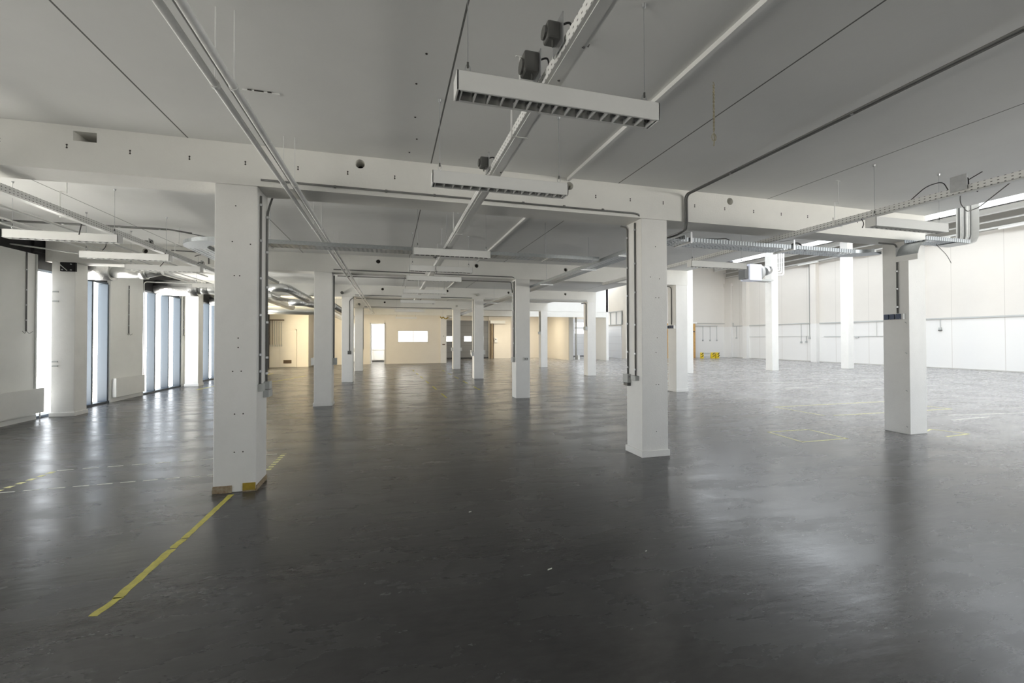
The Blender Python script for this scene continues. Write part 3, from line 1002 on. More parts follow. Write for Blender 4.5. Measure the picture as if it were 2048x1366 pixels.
conduit('beam_conduit', [[(-1.3, 23.63, 3.30), (3.2, 23.63, 3.29)]], 0.018, 'grey_conduit', 'dark conduit along the fourth beam')
conduit('beam_conduit', [[(3.75, 17.48, 3.27), (8.3, 17.48, 3.27)], [(3.75, 17.46, 3.30), (8.3, 17.46, 3.31)]], 0.022, 'light_conduit', 'pale conduit along the third beam towards the hall')

# conduits on column A (its right face x=-1.375)
xa = -1.375 + 0.014
conduit('column_conduit', [[(xa, 5.28, 3.17), (xa, 5.28, 1.12)]], 0.011, 'grey_conduit', 'front dark conduit with small grey box on the nearest column',
        clips=[((xa, 5.28, z), (0, 0, 1)) for z in (3.07, 2.68, 2.27, 1.87, 1.44, 1.26)], boxes=[(-1.375, -1.325, 5.235, 5.325, 1.045, 1.125, 'grey_box')], group='conduits down the near columns')
conduit('column_conduit', [[(xa + 0.03, 5.62, 3.26), (xa, 5.53, 3.05), (xa, 5.53, 1.12)]], 0.012, 'grey_conduit', 'rear dark conduit with larger double grey box on the nearest column',
        clips=[((xa, 5.53, z), (0, 0, 1)) for z in (3.0, 2.60, 2.2, 1.8, 1.4, 1.22)], boxes=[(-1.375, -1.315, 5.46, 5.58, 1.045, 1.13, 'grey_box'), (-1.375, -1.315, 5.44, 5.60, 0.955, 1.04, 'grey_box')], group='conduits down the near columns')
# conduits on column B (its left face x=3.284)
xb = 3.284 - 0.014
conduit('column_conduit', [[(xb - 0.06, 5.62, 3.235), (xb - 0.0, 5.545, 3.2), (xb, 5.545, 1.10)]], 0.012, 'grey_conduit', 'rear dark conduit ending in a stacked grey box on the two-conduit column',
        clips=[((xb, 5.545, z), (0, 0, 1)) for z in (3.05, 2.62, 2.22, 1.82, 1.42, 1.2)], boxes=[(3.225, 3.284, 5.48, 5.61, 0.985, 1.105, 'grey_box'), (3.23, 3.284, 5.49, 5.60, 0.94, 0.985, 'grey_plastic')], group='conduits down the near columns')
conduit('column_conduit', [[(xb, 5.345, 3.22), (xb, 5.345, 1.09)]], 0.011, 'grey_conduit', 'front dark conduit ending in a small socket on the two-conduit column',
        clips=[((xb, 5.345, z), (0, 0, 1)) for z in (3.12, 2.65, 2.25, 1.8, 1.4, 1.18)], boxes=[(3.225, 3.284, 5.275, 5.40, 1.03, 1.095, 'grey_box'), (3.22, 3.24, 5.40, 5.44, 1.04, 1.085, 'grey_plastic')], group='conduits down the near columns')
# F
conduit('column_conduit', [[(7.9, 5.35, 3.21), (8.325, 5.36, 3.21), (8.325, 5.36, 2.03)]], 0.013, 'grey_conduit', 'dark conduit down to the blue sockets of the near right column',
        clips=[((8.325, 5.36, z), (0, 0, 1)) for z in (3.05, 2.75, 2.45, 2.14)], group='conduits down the near columns')
so = thing('socket_strip', (8.31, 5.4, 1.93), 'row of three dark blue sockets on the near right column', 'sockets')
MB().box(8.30, 8.343, 5.255, 5.56, 1.925, 2.025).build('backplate', 'white_plastic', so, bevel=0.004)
for k in range(3):
    MB().box(8.275, 8.30, 5.29 + k * 0.09, 5.365 + k * 0.09, 1.93, 2.02).build('socket', 'blue_cap', so, bevel=0.006)
# second row and beyond
conduit('column_conduit', [[(xa, 11.62, 3.2), (xa, 11.62, 1.12)]], 0.02, 'grey_conduit', 'dark conduit with grey box on the second-row column left of the middle bay',
        boxes=[(-1.375, -1.29, 11.52, 11.72, 0.98, 1.15, 'grey_box')], group='conduits down the far columns')
conduit('column_conduit', [[(xb, 11.45, 3.2), (xb, 11.45, 1.1)], [(xb, 11.58, 3.2), (xb, 11.58, 1.1)]], 0.013, 'grey_conduit', 'twin conduits ending in a grey box on the second-row middle column',
        clips=[((xb, 11.5, z), (0, 0, 1)) for z in (2.9, 2.4, 1.9, 1.5)], boxes=[(3.21, 3.284, 11.42, 11.62, 0.98, 1.11, 'grey_box')], group='conduits down the far columns')
conduit('column_conduit', [[(8.15, 11.6, 3.24), (8.325, 11.55, 3.2), (8.325, 11.55, 2.05)]], 0.014, 'grey_conduit', 'dark curved conduit on the second-row edge column', group='conduits down the far columns')
so = thing('socket_strip', (8.31, 11.5, 1.93), 'small dark blue sockets on the second-row edge column', 'sockets')
MB().box(8.29, 8.343, 11.37, 11.74, 1.92, 2.03).build('backplate', 'white_plastic', so, bevel=0.004)
for k in range(3):
    MB().box(8.265, 8.29, 11.42 + k * 0.10, 11.50 + k * 0.10, 1.93, 2.02).build('socket', 'blue_cap', so)
conduit('column_conduit', [[(-1.375 + 0.02 - 0.0, 17.49, 3.2), (-1.50, 17.485, 3.1), (-1.50, 17.485, 1.15)]], 0.014, 'grey_conduit', 'thin conduit with a dark socket on the third-row column left of the middle bay',
        boxes=[(-1.56, -1.44, 17.46, 17.5, 1.05, 1.18, 'grey_plastic')], group='conduits down the far columns')
conduit('column_conduit', [[(xa, 23.8, 3.2), (xa, 23.8, 1.1)]], 0.02, 'light_conduit', 'pale conduit on the fourth-row column left of the middle bay', group='conduits down the far columns')
conduit('column_conduit', [[(xb, 17.6, 3.25), (xb, 17.6, 1.05)]], 0.022, 'grey_conduit', 'dark conduit with box on the third-row middle column', boxes=[(3.19, 3.284, 17.52, 17.7, 0.92, 1.08, 'light_conduit')], group='conduits down the far columns')
conduit('column_conduit', [[(8.1, 17.6, 3.18), (8.32, 17.6, 3.2), (8.32, 17.6, 2.15)]], 0.025, 'grey_conduit', 'dark conduit with grey box on the third-row edge column', boxes=[(8.24, 8.34, 17.5, 17.72, 2.0, 2.16, 'grey_box')], group='conduits down the far columns')
conduit('column_conduit', [[(8.32, 23.75, 3.2), (8.32, 23.75, 2.0)]], 0.03, 'grey_conduit', 'dark conduit on the fourth-row edge column', boxes=[(8.23, 8.34, 23.7, 23.85, 1.9, 2.05, 'grey_box')], group='conduits down the far columns')
for (i, j, x, y, z, lb) in [(2, 1, 3.56, 11.345, 1.07, 'small double socket on the front of the second-row middle column')]:
    s_ = thing('wall_socket', (x, y, z), lb, 'socket')
    MB().box(x - 0.055, x + 0.055, y - 0.04, y + 0.005, z - 0.045, z + 0.045).build('housing', 'light_conduit', s_, bevel=0.006)
    for sx in (-0.028, 0.028):
        MB().tube([(x + sx, y - 0.045, z), (x + sx, y - 0.03, z)], 0.018, 10).build('outlet', 'grey_plastic', s_)
for k, (x, y) in enumerate([(-1.805, 23.7), (3.254, 17.75), (3.744, 17.6), (3.254, 23.7), (3.744, 23.7), (-1.805, 11.5)]):
    o = MB().box(x - 0.06, x + 0.03, y, y + 0.12, 0.98, 1.16).build('socket_box', 'light_conduit', bevel=0.006)
    tag(o, ['pale socket box left on the fourth-row left column', 'pale socket box left on the third-row middle column', 'pale socket box right on the third-row middle column', 'pale socket box left on the fourth-row middle column', 'pale socket box right on the fourth-row middle column', 'pale socket box left on the second-row left column'][k], 'socket')

# thin rails and conduits of the left bay
for k, (x, z, y1) in enumerate([(-4.45, 3.2, 8.6), (-4.89, 3.2, 16.0), (-5.12, 3.2, 16.5)]):
    o = MB().tube([(x, 3.0, z), (x, y1 + 4, z)], 0.018 if k == 0 else 0.012, 8).build('white_conduit', 'white_pipe', smooth=True)
    tag(o, ['thick', 'middle thin', 'outer thin'][k] + ' white conduit running away over the left lamps', 'conduit', 'white conduits above the left lamps')
conduit('ceiling_conduit', [[(-6.8, 9.2, 3.60), (-3.9, 9.18, 3.60), (-3.5, 9.2, 3.55)], [(-6.8, 9.25, 3.60), (-3.9, 9.23, 3.60)]], 0.014, 'grey_conduit', 'twin grey conduit crossing the ceiling of the left bay', clips=[((x, 9.2, 3.6), (1, 0, 0)) for x in (-6.2, -5.4, -4.6, -4.0)])
conduit('beam_conduit', [[(-4.7, 11.33, 3.60), (-3.98, 11.33, 3.58), (-3.98, 11.33, 3.33)]], 0.013, 'grey_conduit', 'dark conduit turning down on the second beam at left')
# white pipe framing around window 3
conduit('white_conduit', [[(-6.9, 15.02, 0.6), (-6.9, 15.02, 3.30), (-5.0, 15.02, 3.27)]], 0.012, 'white_pipe', 'white pipe rising beside the tall window and turning along the ceiling')
conduit('white_conduit', [[(-6.9, 10.4, 3.42), (-5.4, 10.1, 3.21), (-5.4, 14.9, 3.21)]], 0.014, 'white_pipe', 'white pipe leaving the black recess at upper left')

# conduits on left wall
for k, (y, zt, zb, lb) in enumerate([(10.85, 3.35, 1.78, 'dark conduit with bare cable ends on the nearest piece of left wall'),
                                     (14.35, 3.1, 1.78, 'dark conduit with bare cable ends on the wall above the short radiator'),
                                     (17.63, 3.1, 1.78, 'dark conduit on the left wall beside the three-pane window')]):
    o = conduit('wall_conduit', [[(-6.935, y, zt), (-6.935, y, zb)]], 0.013, 'grey_conduit', lb, clips=[((-6.935, y, z), (0, 0, 1)) for z in (3.0, 2.6, 2.3, 2.0)], group='drop conduits on the left wall')
    for sgn in (-1, 1):
        MB().tube(rounded([(-6.93, y, zb + 0.01), (-6.92, y + sgn * 0.05, zb - 0.05), (-6.91, y + sgn * 0.13, zb + 0.0)], 0.04), 0.004, 6).build('cable_end', 'grey_conduit', o)
# corner profile with screws at first window
o = thing('edge_profile', (-6.94, 11.11, 0.6), 'thin dark edge strip with clips beside the nearest tall window', 'edge strip')
MB().box(-6.955, -6.93, 11.08, 11.12, 0.62, 3.35).build('strip', 'grey_box', o)
for z in (0.9, 1.25, 1.6, 1.95, 2.3, 2.65, 3.0):
    MB().box(-6.93, -6.915, 11.05, 11.10, z, z + 0.015).build('clip', 'grey_box', o)


# radiators
def radiator(y0, y1, z0, z1, label):
    r = thing('panel_radiator', (-6.9, y0, z0), label, 'radiator', 'white panel radiators on the left wall')
    MB().box(-6.86, -6.845, y0, y1, z0, z1).build('front_panel', 'white_metal', r, bevel=0.004)
    MB().box(-6.845, -6.842, y0 + 0.06, y1 - 0.06, z0 + 0.05, z1 - 0.05).build('panel_relief', 'white_metal', r)
    MB().box(-6.93, -6.86, y0 + 0.01, y1 - 0.01, z0 + 0.01, z1 - 0.01).build('convector', 'white_metal', r)
    MB().box(-6.93, -6.845, y0 - 0.02, y0, z0, z1).box(-6.93, -6.845, y1, y1 + 0.012, z0, z1).build('side_cover', 'white_metal', r, bevel=0.003)
    MB().tube(rounded([(-6.89, y1 - 0.03, z0), (-6.89, y1 - 0.03, z0 - 0.1)], 0.02), 0.01, 8).build('supply_pipe', 'white_pipe', r)
    return r


radiator(8.6, 11.18, 0.13, 0.63, 'long white panel radiator cut by the left picture edge')
radiator(13.64, 14.98, 0.12, 0.61, 'short white panel radiator between the two tall windows')
# the round-fronted cladding on column near window and black bracket
br = thing('black_bracket', (-6.5, 11.3, 3.0), 'black mounting plate with a white strut on top of the left window column', 'bracket')
MB().box(-6.66, -6.40, 11.28, 11.33, 3.05, 3.24).build('plate', 'black_board', br)
for (x, z) in ((-6.62, 3.08), (-6.47, 3.08), (-6.47, 3.20)):
    MB().tube([(x, 11.26, z), (x, 11.29, z)], 0.014, 8).build('bolt', 'steel', br)
MB().bar((-6.72, 11.24, 3.26), (-6.52, 11.24, 3.06), 0.012, 0.012).build('strut', 'white_metal', br)
for k, (z) in enumerate([1.15, 1.06, 2.62, 2.42]):
    o = MB().box(-6.82, -6.72, 11.335, 11.352, z - 0.015, z + 0.015).build('double_socket', 'grey_box', bevel=0.004)
    tag(o, ['upper socket plate of the lower pair on the left window column', 'lower socket plate of the lower pair on the left window column', 'topmost small plate on the left window column', 'second small plate from the top on the left window column'][k], 'socket')

# ------------------------------------------------------------------ ducts
def duct(name, pts, r, m, label, n=24, rings=(), rad=0.5):
    o = thing(name, pts[0], label, 'air duct')
    MB().tube(rounded(pts, rad, 8), r, n).build('duct_run', m, o, smooth=True)
    for (a, b) in rings:
        MB().tube([a, b], r + 0.012, n).build('collar', 'duct_plain', o, smooth=True)
    return o


duct('foil_duct', [(-6.93, 15.86, 3.24), (-6.2, 15.75, 3.20), (-5.75, 15.7, 3.20)], 0.235, 'foil', 'crinkled silver foil duct above the three-pane left window')
duct('metal_duct', [(-5.78, 15.7, 3.20), (-5.35, 15.7, 3.20), (-4.6, 15.9, 3.15), (-4.2, 16.8, 3.1), (-4.2, 21.0, 3.05)], 0.15, 'duct_plain', 'smooth silver duct elbow joined to the foil duct at left',
     rings=[((-5.80, 15.7, 3.20), (-5.5, 15.7, 3.20))])
duct('foil_duct', [(-6.93, 12.46, 3.22), (-6.3, 12.4, 3.20)], 0.2, 'foil', 'crinkled silver foil duct above the window nearest the left edge')
duct('metal_duct', [(-6.35, 12.4, 3.20), (-5.7, 12.38, 3.20), (-5.35, 12.4, 3.3)], 0.13, 'duct_plain', 'short bright duct spout next to the nearer foil duct', rings=[((-5.75, 12.38, 3.2), (-5.62, 12.38, 3.2))])
duct('foil_duct', [(-6.93, 20.0, 3.2), (-6.0, 20.0, 3.15)], 0.21, 'foil', 'silver foil duct just left behind the nearest column')
duct('spiral_duct', [(-3.9, 16.0, 3.34), (-3.35, 16.0, 3.34), (-2.95, 17.0, 3.10), (-2.95, 29.0, 2.95)], 0.14, 'duct_metal', 'spiral silver duct bending away left of the second-row column')
duct('spiral_duct', [(-3.6, 17.6, 2.98), (-3.1, 17.6, 2.98), (-2.6, 18.6, 2.92), (-2.6, 28.8, 2.9)], 0.13, 'duct_metal', 'lower spiral silver duct with a bright end, left of the second-row column')
duct('spiral_duct', [(-2.25, 19.0, 3.0), (-2.25, 29.0, 3.0)], 0.12, 'duct_metal', 'rightmost of the bundled spiral ducts by the far wall')
for yy in (20.0, 22.5, 26.0):
    MB().tube([(-2.25, yy, 3.1), (-2.25, yy, ZC)], 0.006, 6).build('hanger', 'steel', [o for o in COL.objects if o.name.startswith('spiral_duct')][-1])
duct('metal_duct', [(-6.8, 22.6, 2.98), (-2.9, 22.6, 2.96)], 0.17, 'duct_plain', 'wide silver duct crossing the left bay far back')
o = MB().bar((-5.6, 15.6, 3.34), (-3.3, 19.0, 3.05), 0.16, 0.11).build('flat_duct', 'beam_grey')
tag(o, 'flat grey duct slanting towards the spiral ducts', 'air duct')
o = MB().box(-6.9, -4.7, 28.0, 28.2, 3.2, 3.3).box(-6.9, -5.9, 26.8, 27.0, 3.2, 3.3).build('dark_lintel', 'brown_steel')
tag(o, 'dark brown steel lintel above the box room at far left', 'lintel')
pr = thing('pipe_manifold', (-6.7, 28.1, 1.0), 'cluster of dark pipes with valves in the far left corner', 'pipes')
for k in range(6):
    x = -6.75 + k * 0.12
    MB().tube([(x, 28.1, 2.75 - 0.02 * k), (x, 28.1, 1.3)], 0.018, 6).build('pipe', 'brown_steel' if k < 2 else 'beam_grey', pr)
    MB().box(x - 0.03, x + 0.03, 28.05, 28.15, 1.22, 1.32).build('valve', 'light_conduit', pr)
MB().tube([(-6.78, 28.08, 2.76), (-6.0, 28.08, 2.76)], 0.03, 8).build('header_pipe', 'brown_steel', pr)
MB().tube([(-6.8, 28.0, 0.0), (-6.8, 28.0, 3.1)], 0.05, 8).build('riser', 'frame_dark', pr)

# ------------------------------------------------------------------ galvanised cable tray
def tray_run(parent, p, q, width, lip=0.055):
    p, q = Vector(p), Vector(q)
    d = (q - p).normalized()
    a = Vector((-d.y, d.x, 0)) * width / 2
    z = Vector((0, 0, lip))
    MB().add([p - a, p + a, q + a, q - a], [(0, 1, 2, 3)]).build('tray_bottom', 'tray_sheet', parent)
    mb = MB()
    for s_ in (-1, 1):
        mb.bar(p + a * s_ + z / 2, q + a * s_ + z / 2, 0.003, lip)
        mb.bar(p + a * s_ + z, q + a * s_ + z, 0.012, 0.008)
    mb.build('tray_side', 'tray_side', parent)


def tray_bend(parent, c, r0, r1, a0, a1, z, lip=0.055, n=12):
    vb, fb = [], []
    for i in range(n + 1):
        t = a0 + (a1 - a0) * i / n
        for r in (r0, r1):
            vb.append((c[0] + r * math.cos(t), c[1] + r * math.sin(t), z))
    for i in range(n):
        fb.append((2 * i, 2 * i + 1, 2 * i + 3, 2 * i + 2))
    MB().add(vb, fb).build('tray_bottom', 'galvanised', parent)
    for r in (r0, r1):
        ms = MB()
        for i in range(n):
            t0, t1 = a0 + (a1 - a0) * i / n, a0 + (a1 - a0) * (i + 1) / n
            ms.add([(c[0] + r * math.cos(t), c[1] + r * math.sin(t), zz) for t in (t0, t1) for zz in (z, z + lip)], [(0, 2, 3, 1)])
        ms.build('tray_side', 'galvanised', parent)


ZT = 3.03
t1 = thing('cable_tray', (0, 7.6, ZT), 'long galvanised perforated cable tray crossing the middle bay and turning left', 'cable tray', 'galvanised cable trays')
tray_run(t1, (-2.35, 7.29, ZT), (3.64, 7.29, ZT), 0.30)
tray_bend(t1, (-2.35, 7.84), 0.40, 0.70, -math.pi / 2, -math.pi, ZT)
tray_run(t1, (-2.90, 7.84, ZT), (-2.90, 12.3, ZT), 0.30)
for (x, y) in [(-1.76, 7.29), (0.9, 7.29), (2.66, 7.29)]:
    MB().tube([(x, y, ZT), (x, y, ZC)], 0.004, 6).bar((x, y - 0.17, ZT - 0.01), (x, y + 0.17, ZT - 0.01), 0.025, 0.015).build('hanger', 'steel', t1)
t2 = thing('cable_tray', (4.05, 7, ZT), 'galvanised cable tray running away along the middle bay to the far wall', 'cable tray', 'galvanised cable trays')
tray_run(t2, (3.895, 5.3, ZT), (3.895, 28.6, ZT), 0.32)
for y in (6.6, 8.12, 10.6, 13.5, 16.5, 20, 24):
    MB().tube([(3.895, y, ZT), (3.895, y, ZC)], 0.004, 6).bar((3.72, y, ZT - 0.012), (4.07, y, ZT - 0.012), 0.03, 0.02).build('hanger', 'steel', t2)
t3 = thing('cable_tray', (6, 5.7, ZT), 'wide galvanised cable tray from the two-conduit column to the near right column', 'cable tray', 'galvanised cable trays')
tray_run(t3, (4.07, 5.59, ZT), (7.45, 5.59, ZT), 0.34)
for x in (4.24, 6.15):
    MB().bar((x, 5.40, ZT - 0.012), (x, 5.78, ZT - 0.012), 0.04, 0.02).bar((x, 5.40, ZT - 0.02), (x, 5.40, ZT + 0.14), 0.03, 0.006).bar((x, 5.40, ZT + 0.14), (x - 0.1, 5.59, ZT + 0.14), 0.02, 0.006).build('hanger', 'steel', t3)
tray_bend(t3, (7.45, 5.18), 0.23, 0.59, math.pi / 2, 0.35, ZT)
# curved sheet hood to the edge column and onward tray with conduits
hd = thing('tray_hood', (8.1, 5.1, 3.0), 'curved galvanised sheet cover bending at the top of the near right column', 'cable tray')
vs, fs = [], []
for i in range(11):
    t = math.pi / 2 * i / 10
    for y in (4.86, 5.17):
        vs.append((8.32 - 0.34 * math.sin(t) * 0.9, y, 2.93 + 0.24 * (1 - math.cos(t)) * 0 + 0.25 * math.cos(t)))
for i in range(10):
    fs.append((2 * i, 2 * i + 1, 2 * i + 3, 2 * i + 2))
MB().add(vs, fs).build('hood', 'galvanised', hd, smooth=True)
MB().box(8.00, 8.02, 4.86, 5.17, 2.86, 2.95).box(8.0, 8.3, 5.165, 5.17, 2.93, 3.1).build('skirt', 'white_metal', hd)
t4 = thing('cable_tray', (8.8, 5.0, 3.19), 'galvanised tray leaving the near right column into the hall, loaded with conduits', 'cable tray', 'galvanised cable trays')
tray_run(t4, (8.2, 5.02, 3.18), (9.25, 5.02, 3.18), 0.30)
for k in range(6):
    MB().tube([(8.3 + 0.12 * k, 4.92 + 0.03 * k, 3.21 + 0.01 * (k % 2)), (9.2, 4.92 + 0.03 * k, 3.21)], 0.012, 8).build('conduit', 'grey_conduit' if k % 2 else 'galvanised', t4)
bd = thing('conduit_bundle', (9.3, 5.0, 3.2), 'bundle of white conduits curving upwards at the hall edge, upper right', 'conduit bundle')
for k in range(8):
    y = 4.90 + 0.032 * k
    MB().tube(rounded([(8.95, y, 3.21), (9.32 + 0.012 * k, y, 3.21), (9.35 + 0.012 * k, y, 7.8)], 0.16, 8), 0.012, 8).build('conduit', 'white_pipe' if k % 3 else 'grey_conduit', bd, smooth=True)
vs, fs = [], []
for i, (x, z) in enumerate([(8.9, 3.17), (9.26, 3.17), (9.38, 3.21), (9.44, 3.30), (9.46, 3.42), (9.46, 3.9)]):
    vs += [(x, 4.86, z), (x, 5.17, z)]
for i in range(5):
    fs.append((2 * i, 2 * i + 1, 2 * i + 3, 2 * i + 2))
MB().add(vs, fs).build('guard_sheet', 'white_metal', bd)
bd = thing('conduit_bundle', (19.1, 17.4, 5.4), 'white U-bent conduits rising beside the middle hall column', 'conduit bundle')
for k in range(3):
    x = 18.95 + 0.14 * k
    MB().tube(rounded([(18.87, 17.55, 4.85 + 0.12 * (2 - k) - 0.02), (x + 0.04, 17.55, 4.85 + 0.1 * (2 - k)), (x + 0.06, 17.55, 7.5)], 0.14, 8), 0.035, 10).build('conduit', 'white_pipe', bd, smooth=True)

# cables lying on the tray
loose_cable([(4.35, 5.5, 3.10), (4.8, 5.5, 3.12), (4.95, 5.5, 3.14), (5.05, 5.5, 3.09)], 0.007, 'black cable resting on the tray by the two-conduit column')
loose_cable([(6.2, 5.55, 3.05), (6.3, 5.57, 3.15), (6.45, 5.58, 3.18), (6.6, 5.59, 3.05)], 0.012, 'black cable coil bulging over the right tray')
loose_cable([(8.75, 5.05, 3.17), (8.95, 5.02, 3.0), (9.02, 5.0, 2.86)], 0.005, 'thin grey wire poking down below the tray near the right column', 'grey_conduit')

# ------------------------------------------------------------------ hall details
ht = thing('unit_heater', (16.9, 17.2, 4.7), 'pale blue-white unit heater with fan beside the middle hall column', 'heater')
MB().box(16.55, 17.25, 16.9, 17.5, 4.42, 5.20).build('casing', 'heater_white', ht, bevel=0.02)
MB().box(17.25, 18.0, 16.95, 17.45, 4.42, 4.5).build('drip_tray', 'grey_box', ht)
MB().tube([(17.25, 17.2, 4.85), (17.42, 17.2, 4.85)], 0.36, 24).build('fan_cowl', 'grey_box', ht, smooth=True)
MB().tube([(17.6, 17.1, 4.9), (17.9, 17.15, 5.0)], 0.22, 16).build('motor', 'foil', ht, smooth=True)
for k in range(5):
    t = k * 2 * math.pi / 5
    MB().bar((17.45, 17.2 + 0.05 * math.cos(t), 4.85 + 0.05 * math.sin(t)), (17.48, 17.2 + 0.3 * math.cos(t), 4.85 + 0.3 * math.sin(t)), 0.14, 0.02).build('fan_blade', 'steel', ht)
MB().box(16.35, 16.55, 17.0, 17.4, 4.5, 5.1).build('rear_grille', 'grey_plastic', ht)
MB().bar((17.9, 17.3, 4.46), (18.47, 17.62, 4.46), 0.05, 0.06).bar((17.2, 17.45, 5.1), (18.47, 17.7, 5.1), 0.04, 0.05).build('wall_bracket', 'grey_box', ht)

# light pipes / tubes along the top of the right wall
for k, (x, z, r_, lb) in enumerate([(28.25, 6.98, 0.05, 'white pipe along the top of the right hall wall, lower one'), (28.0, 7.28, 0.045, 'white pipe along the top of the right hall wall, upper one')]):
    o = MB().tube([(x, -7.0, z), (x, 31.5, z)], r_, 10).build('wall_pipe', 'white_pipe', smooth=True)
    tag(o, lb, 'pipe', 'pipes along the top of the right wall')
for k, y in enumerate([12.3, 15.7, 19.3, 23.0, 27.0]):
    o = MB().box(28.2, 28.3, y, y + 1.5, 6.86, 6.935).build('strip_light', 'wall_white')
    tag(o, ['nearest', 'second', 'middle', 'fourth', 'farthest'][k] + ' of the thin strip lights along the top of the right wall', 'strip light', 'strip lights on the right wall')

# rail and drops on right wall
rl = thing('wall_trunking', (XR, 10, 2.66), 'long grey cable trunking along the right hall wall at head height', 'cable trunking')
seg = [(-6, 17.1), (17.6, 23.2), (23.7, 29.3), (29.8, 31.1)]
for (a, b) in seg:
    MB().box(XR - 0.06, XR, a, b, 2.64 if b < 24 else 2.68, 2.72 if b < 24 else 2.74).build('trunk_section', 'grey_box', rl)
MB().box(XR - 0.05, XR, 31.05, 31.1, 2.7, 3.0).build('trunk_section', 'grey_box', rl)


def drop(y, z0, z1, lb, box=True, x=XR - 0.03):
    o = thing('drop_conduit', (x, y, z0), lb, 'conduit', 'thin drop conduits on the hall walls')
    MB().tube([(x, y, z0), (x, y, z1)], 0.02, 6).build('conduit_run', 'light_conduit' if not box else 'grey_box', o)
    if box:
        MB().box(x - 0.05, x + 0.03, y - 0.06, y + 0.06, z1 - 0.12, z1).build('socket', 'grey_box', o)
    return o


drop(16.35, 2.66, 2.2, 'drop conduit with switch and socket on the right wall beside the near right column')
MB().box(XR - 0.09, XR, 16.28, 16.42, 2.02, 2.08).build('switch', 'grey_plastic', [o for o in COL.objects if o.name.startswith('drop_conduit')][-1])
drop(19.55, 2.66, 1.75, 'drop conduit right of the tall middle pilaster on the right wall', box=False)
drop(24.6, 2.68, 1.42, 'drop conduit left of the tall middle pilaster on the right wall')
drop(24.2, 1.8, 1.45, 'short conduit stub with socket left of the middle pilaster')
drop(23.95, 6.9, 1.72, 'full-height thin conduit against the middle pilaster')
drop(27.2, 6.0, 1.75, 'faint thin vertical conduit on the right wall between pilasters', box=False)
drop(30.7, 2.7, 1.75, 'drop conduit on the right wall near its far end')
rh = thing('horizontal_conduit', (XR, 20, 1.76), 'thin horizontal conduit low on the right hall wall', 'conduit')
MB().box(XR - 0.03, XR, 18.0, 22.9, 1.73, 1.77).build('conduit_run', 'grey_box', rh)
MB().box(XR - 0.03, XR, 23.9, 29.3, 1.77, 1.79).build('conduit_run', 'grey_box', rh)
MB().box(XR - 0.07, XR, 20.6, 20.8, 1.66, 1.74).build('socket', 'grey_box', rh)
for k, x in enumerate([26.2, 26.95, 27.65]):
    o = drop(31.96, 2.75, 1.55, ['left', 'middle', 'right'][k] + ' of the three drop conduits on the far hall wall', x=x)
o = MB().box(25.4, 27.7, 31.92, 31.96, 2.72, 2.78).build('far_trunking', 'grey_box')
tag(o, 'short grey trunking on the far hall wall above three drops', 'cable trunking')

# wooden door / partition
wd_ = thing('wooden_sliding_door', (22.3, 31.6, 0), 'orange-brown wooden door panel standing at the far hall wall', 'door')
MB().box(22.2, 25.15, 31.6, 31.72, 0, 2.93).build('leaf', 'wood', wd_, bevel=0.01)
MB().box(22.1, 25.3, 31.58, 31.74, 2.93, 3.06).build('rail', 'wall_white', wd_)
MB().box(24.9, 25.05, 31.56, 31.6, 2.2, 2.28).build('handle', 'black_plastic', wd_)

# barrier / low trolley with yellow-black markings
tb = thing('hazard_barrier', (25.3, 31.0, 0), 'low grey crash barrier with yellow and black striped posts by the far hall wall', 'barrier')
for k, x in enumerate([24.95, 25.95, 26.35]):
    p = MB().box(x - 0.14, x + 0.12 if k < 2 else x + 0.06, 30.5 - 0.12 * k, 30.62, 0, 0.48).build('post', 'yellow_paint', tb, bevel=0.01)
    for q in range(2):
        MB().bar((x - 0.12, 30.49 - 0.12 * k, 0.10 + 0.2 * q), (x + 0.08, 30.49 - 0.12 * k, 0.26 + 0.2 * q), 0.01, 0.06).build('black_stripe', 'black_plastic', p)
MB().box(25.05, 25.85, 30.55, 30.62, 0.33, 0.45).box(25.05, 25.85, 30.55, 30.62, 0.14, 0.2).build('rail', 'grey_box', tb)
MB().box(26.0, 26.3, 30.4, 30.46, 0.36, 0.4).build('link', 'grey_box', tb)

# side door and framed panel in hall
sd = thing('door_5', (18.7, 33.0, 0), None, None)
sd['kind'] = 'structure'
MB().box(18.66, 18.70, 32.7, 36.6, 0.0, 2.75).build('door_leaf', 'roller_white', sd)
MB().box(18.60, 18.66, 36.0, 36.12, 0.95, 2.0).build('door_handle', 'frame_dark', sd)
fg = thing('framed_panel', (18.6, 33.0, 2.9), 'dark framed glazed panel above the large white side door', 'window panel')
for y in (32.5, 33.4, 34.4, 35.6, 36.6):
    MB().box(18.58, 18.66, y, y + 0.07, 2.85, 3.95).build('mullion', 'grey_box', fg)
MB().box(18.58, 18.66, 32.5, 36.67, 2.8, 2.88).box(18.58, 18.66, 32.5, 36.67, 3.92, 4.0).build('rail', 'grey_box', fg)
MB().box(18.64, 18.66, 32.5, 36.67, 2.88, 3.92).build('panel', 'wall_white', fg)
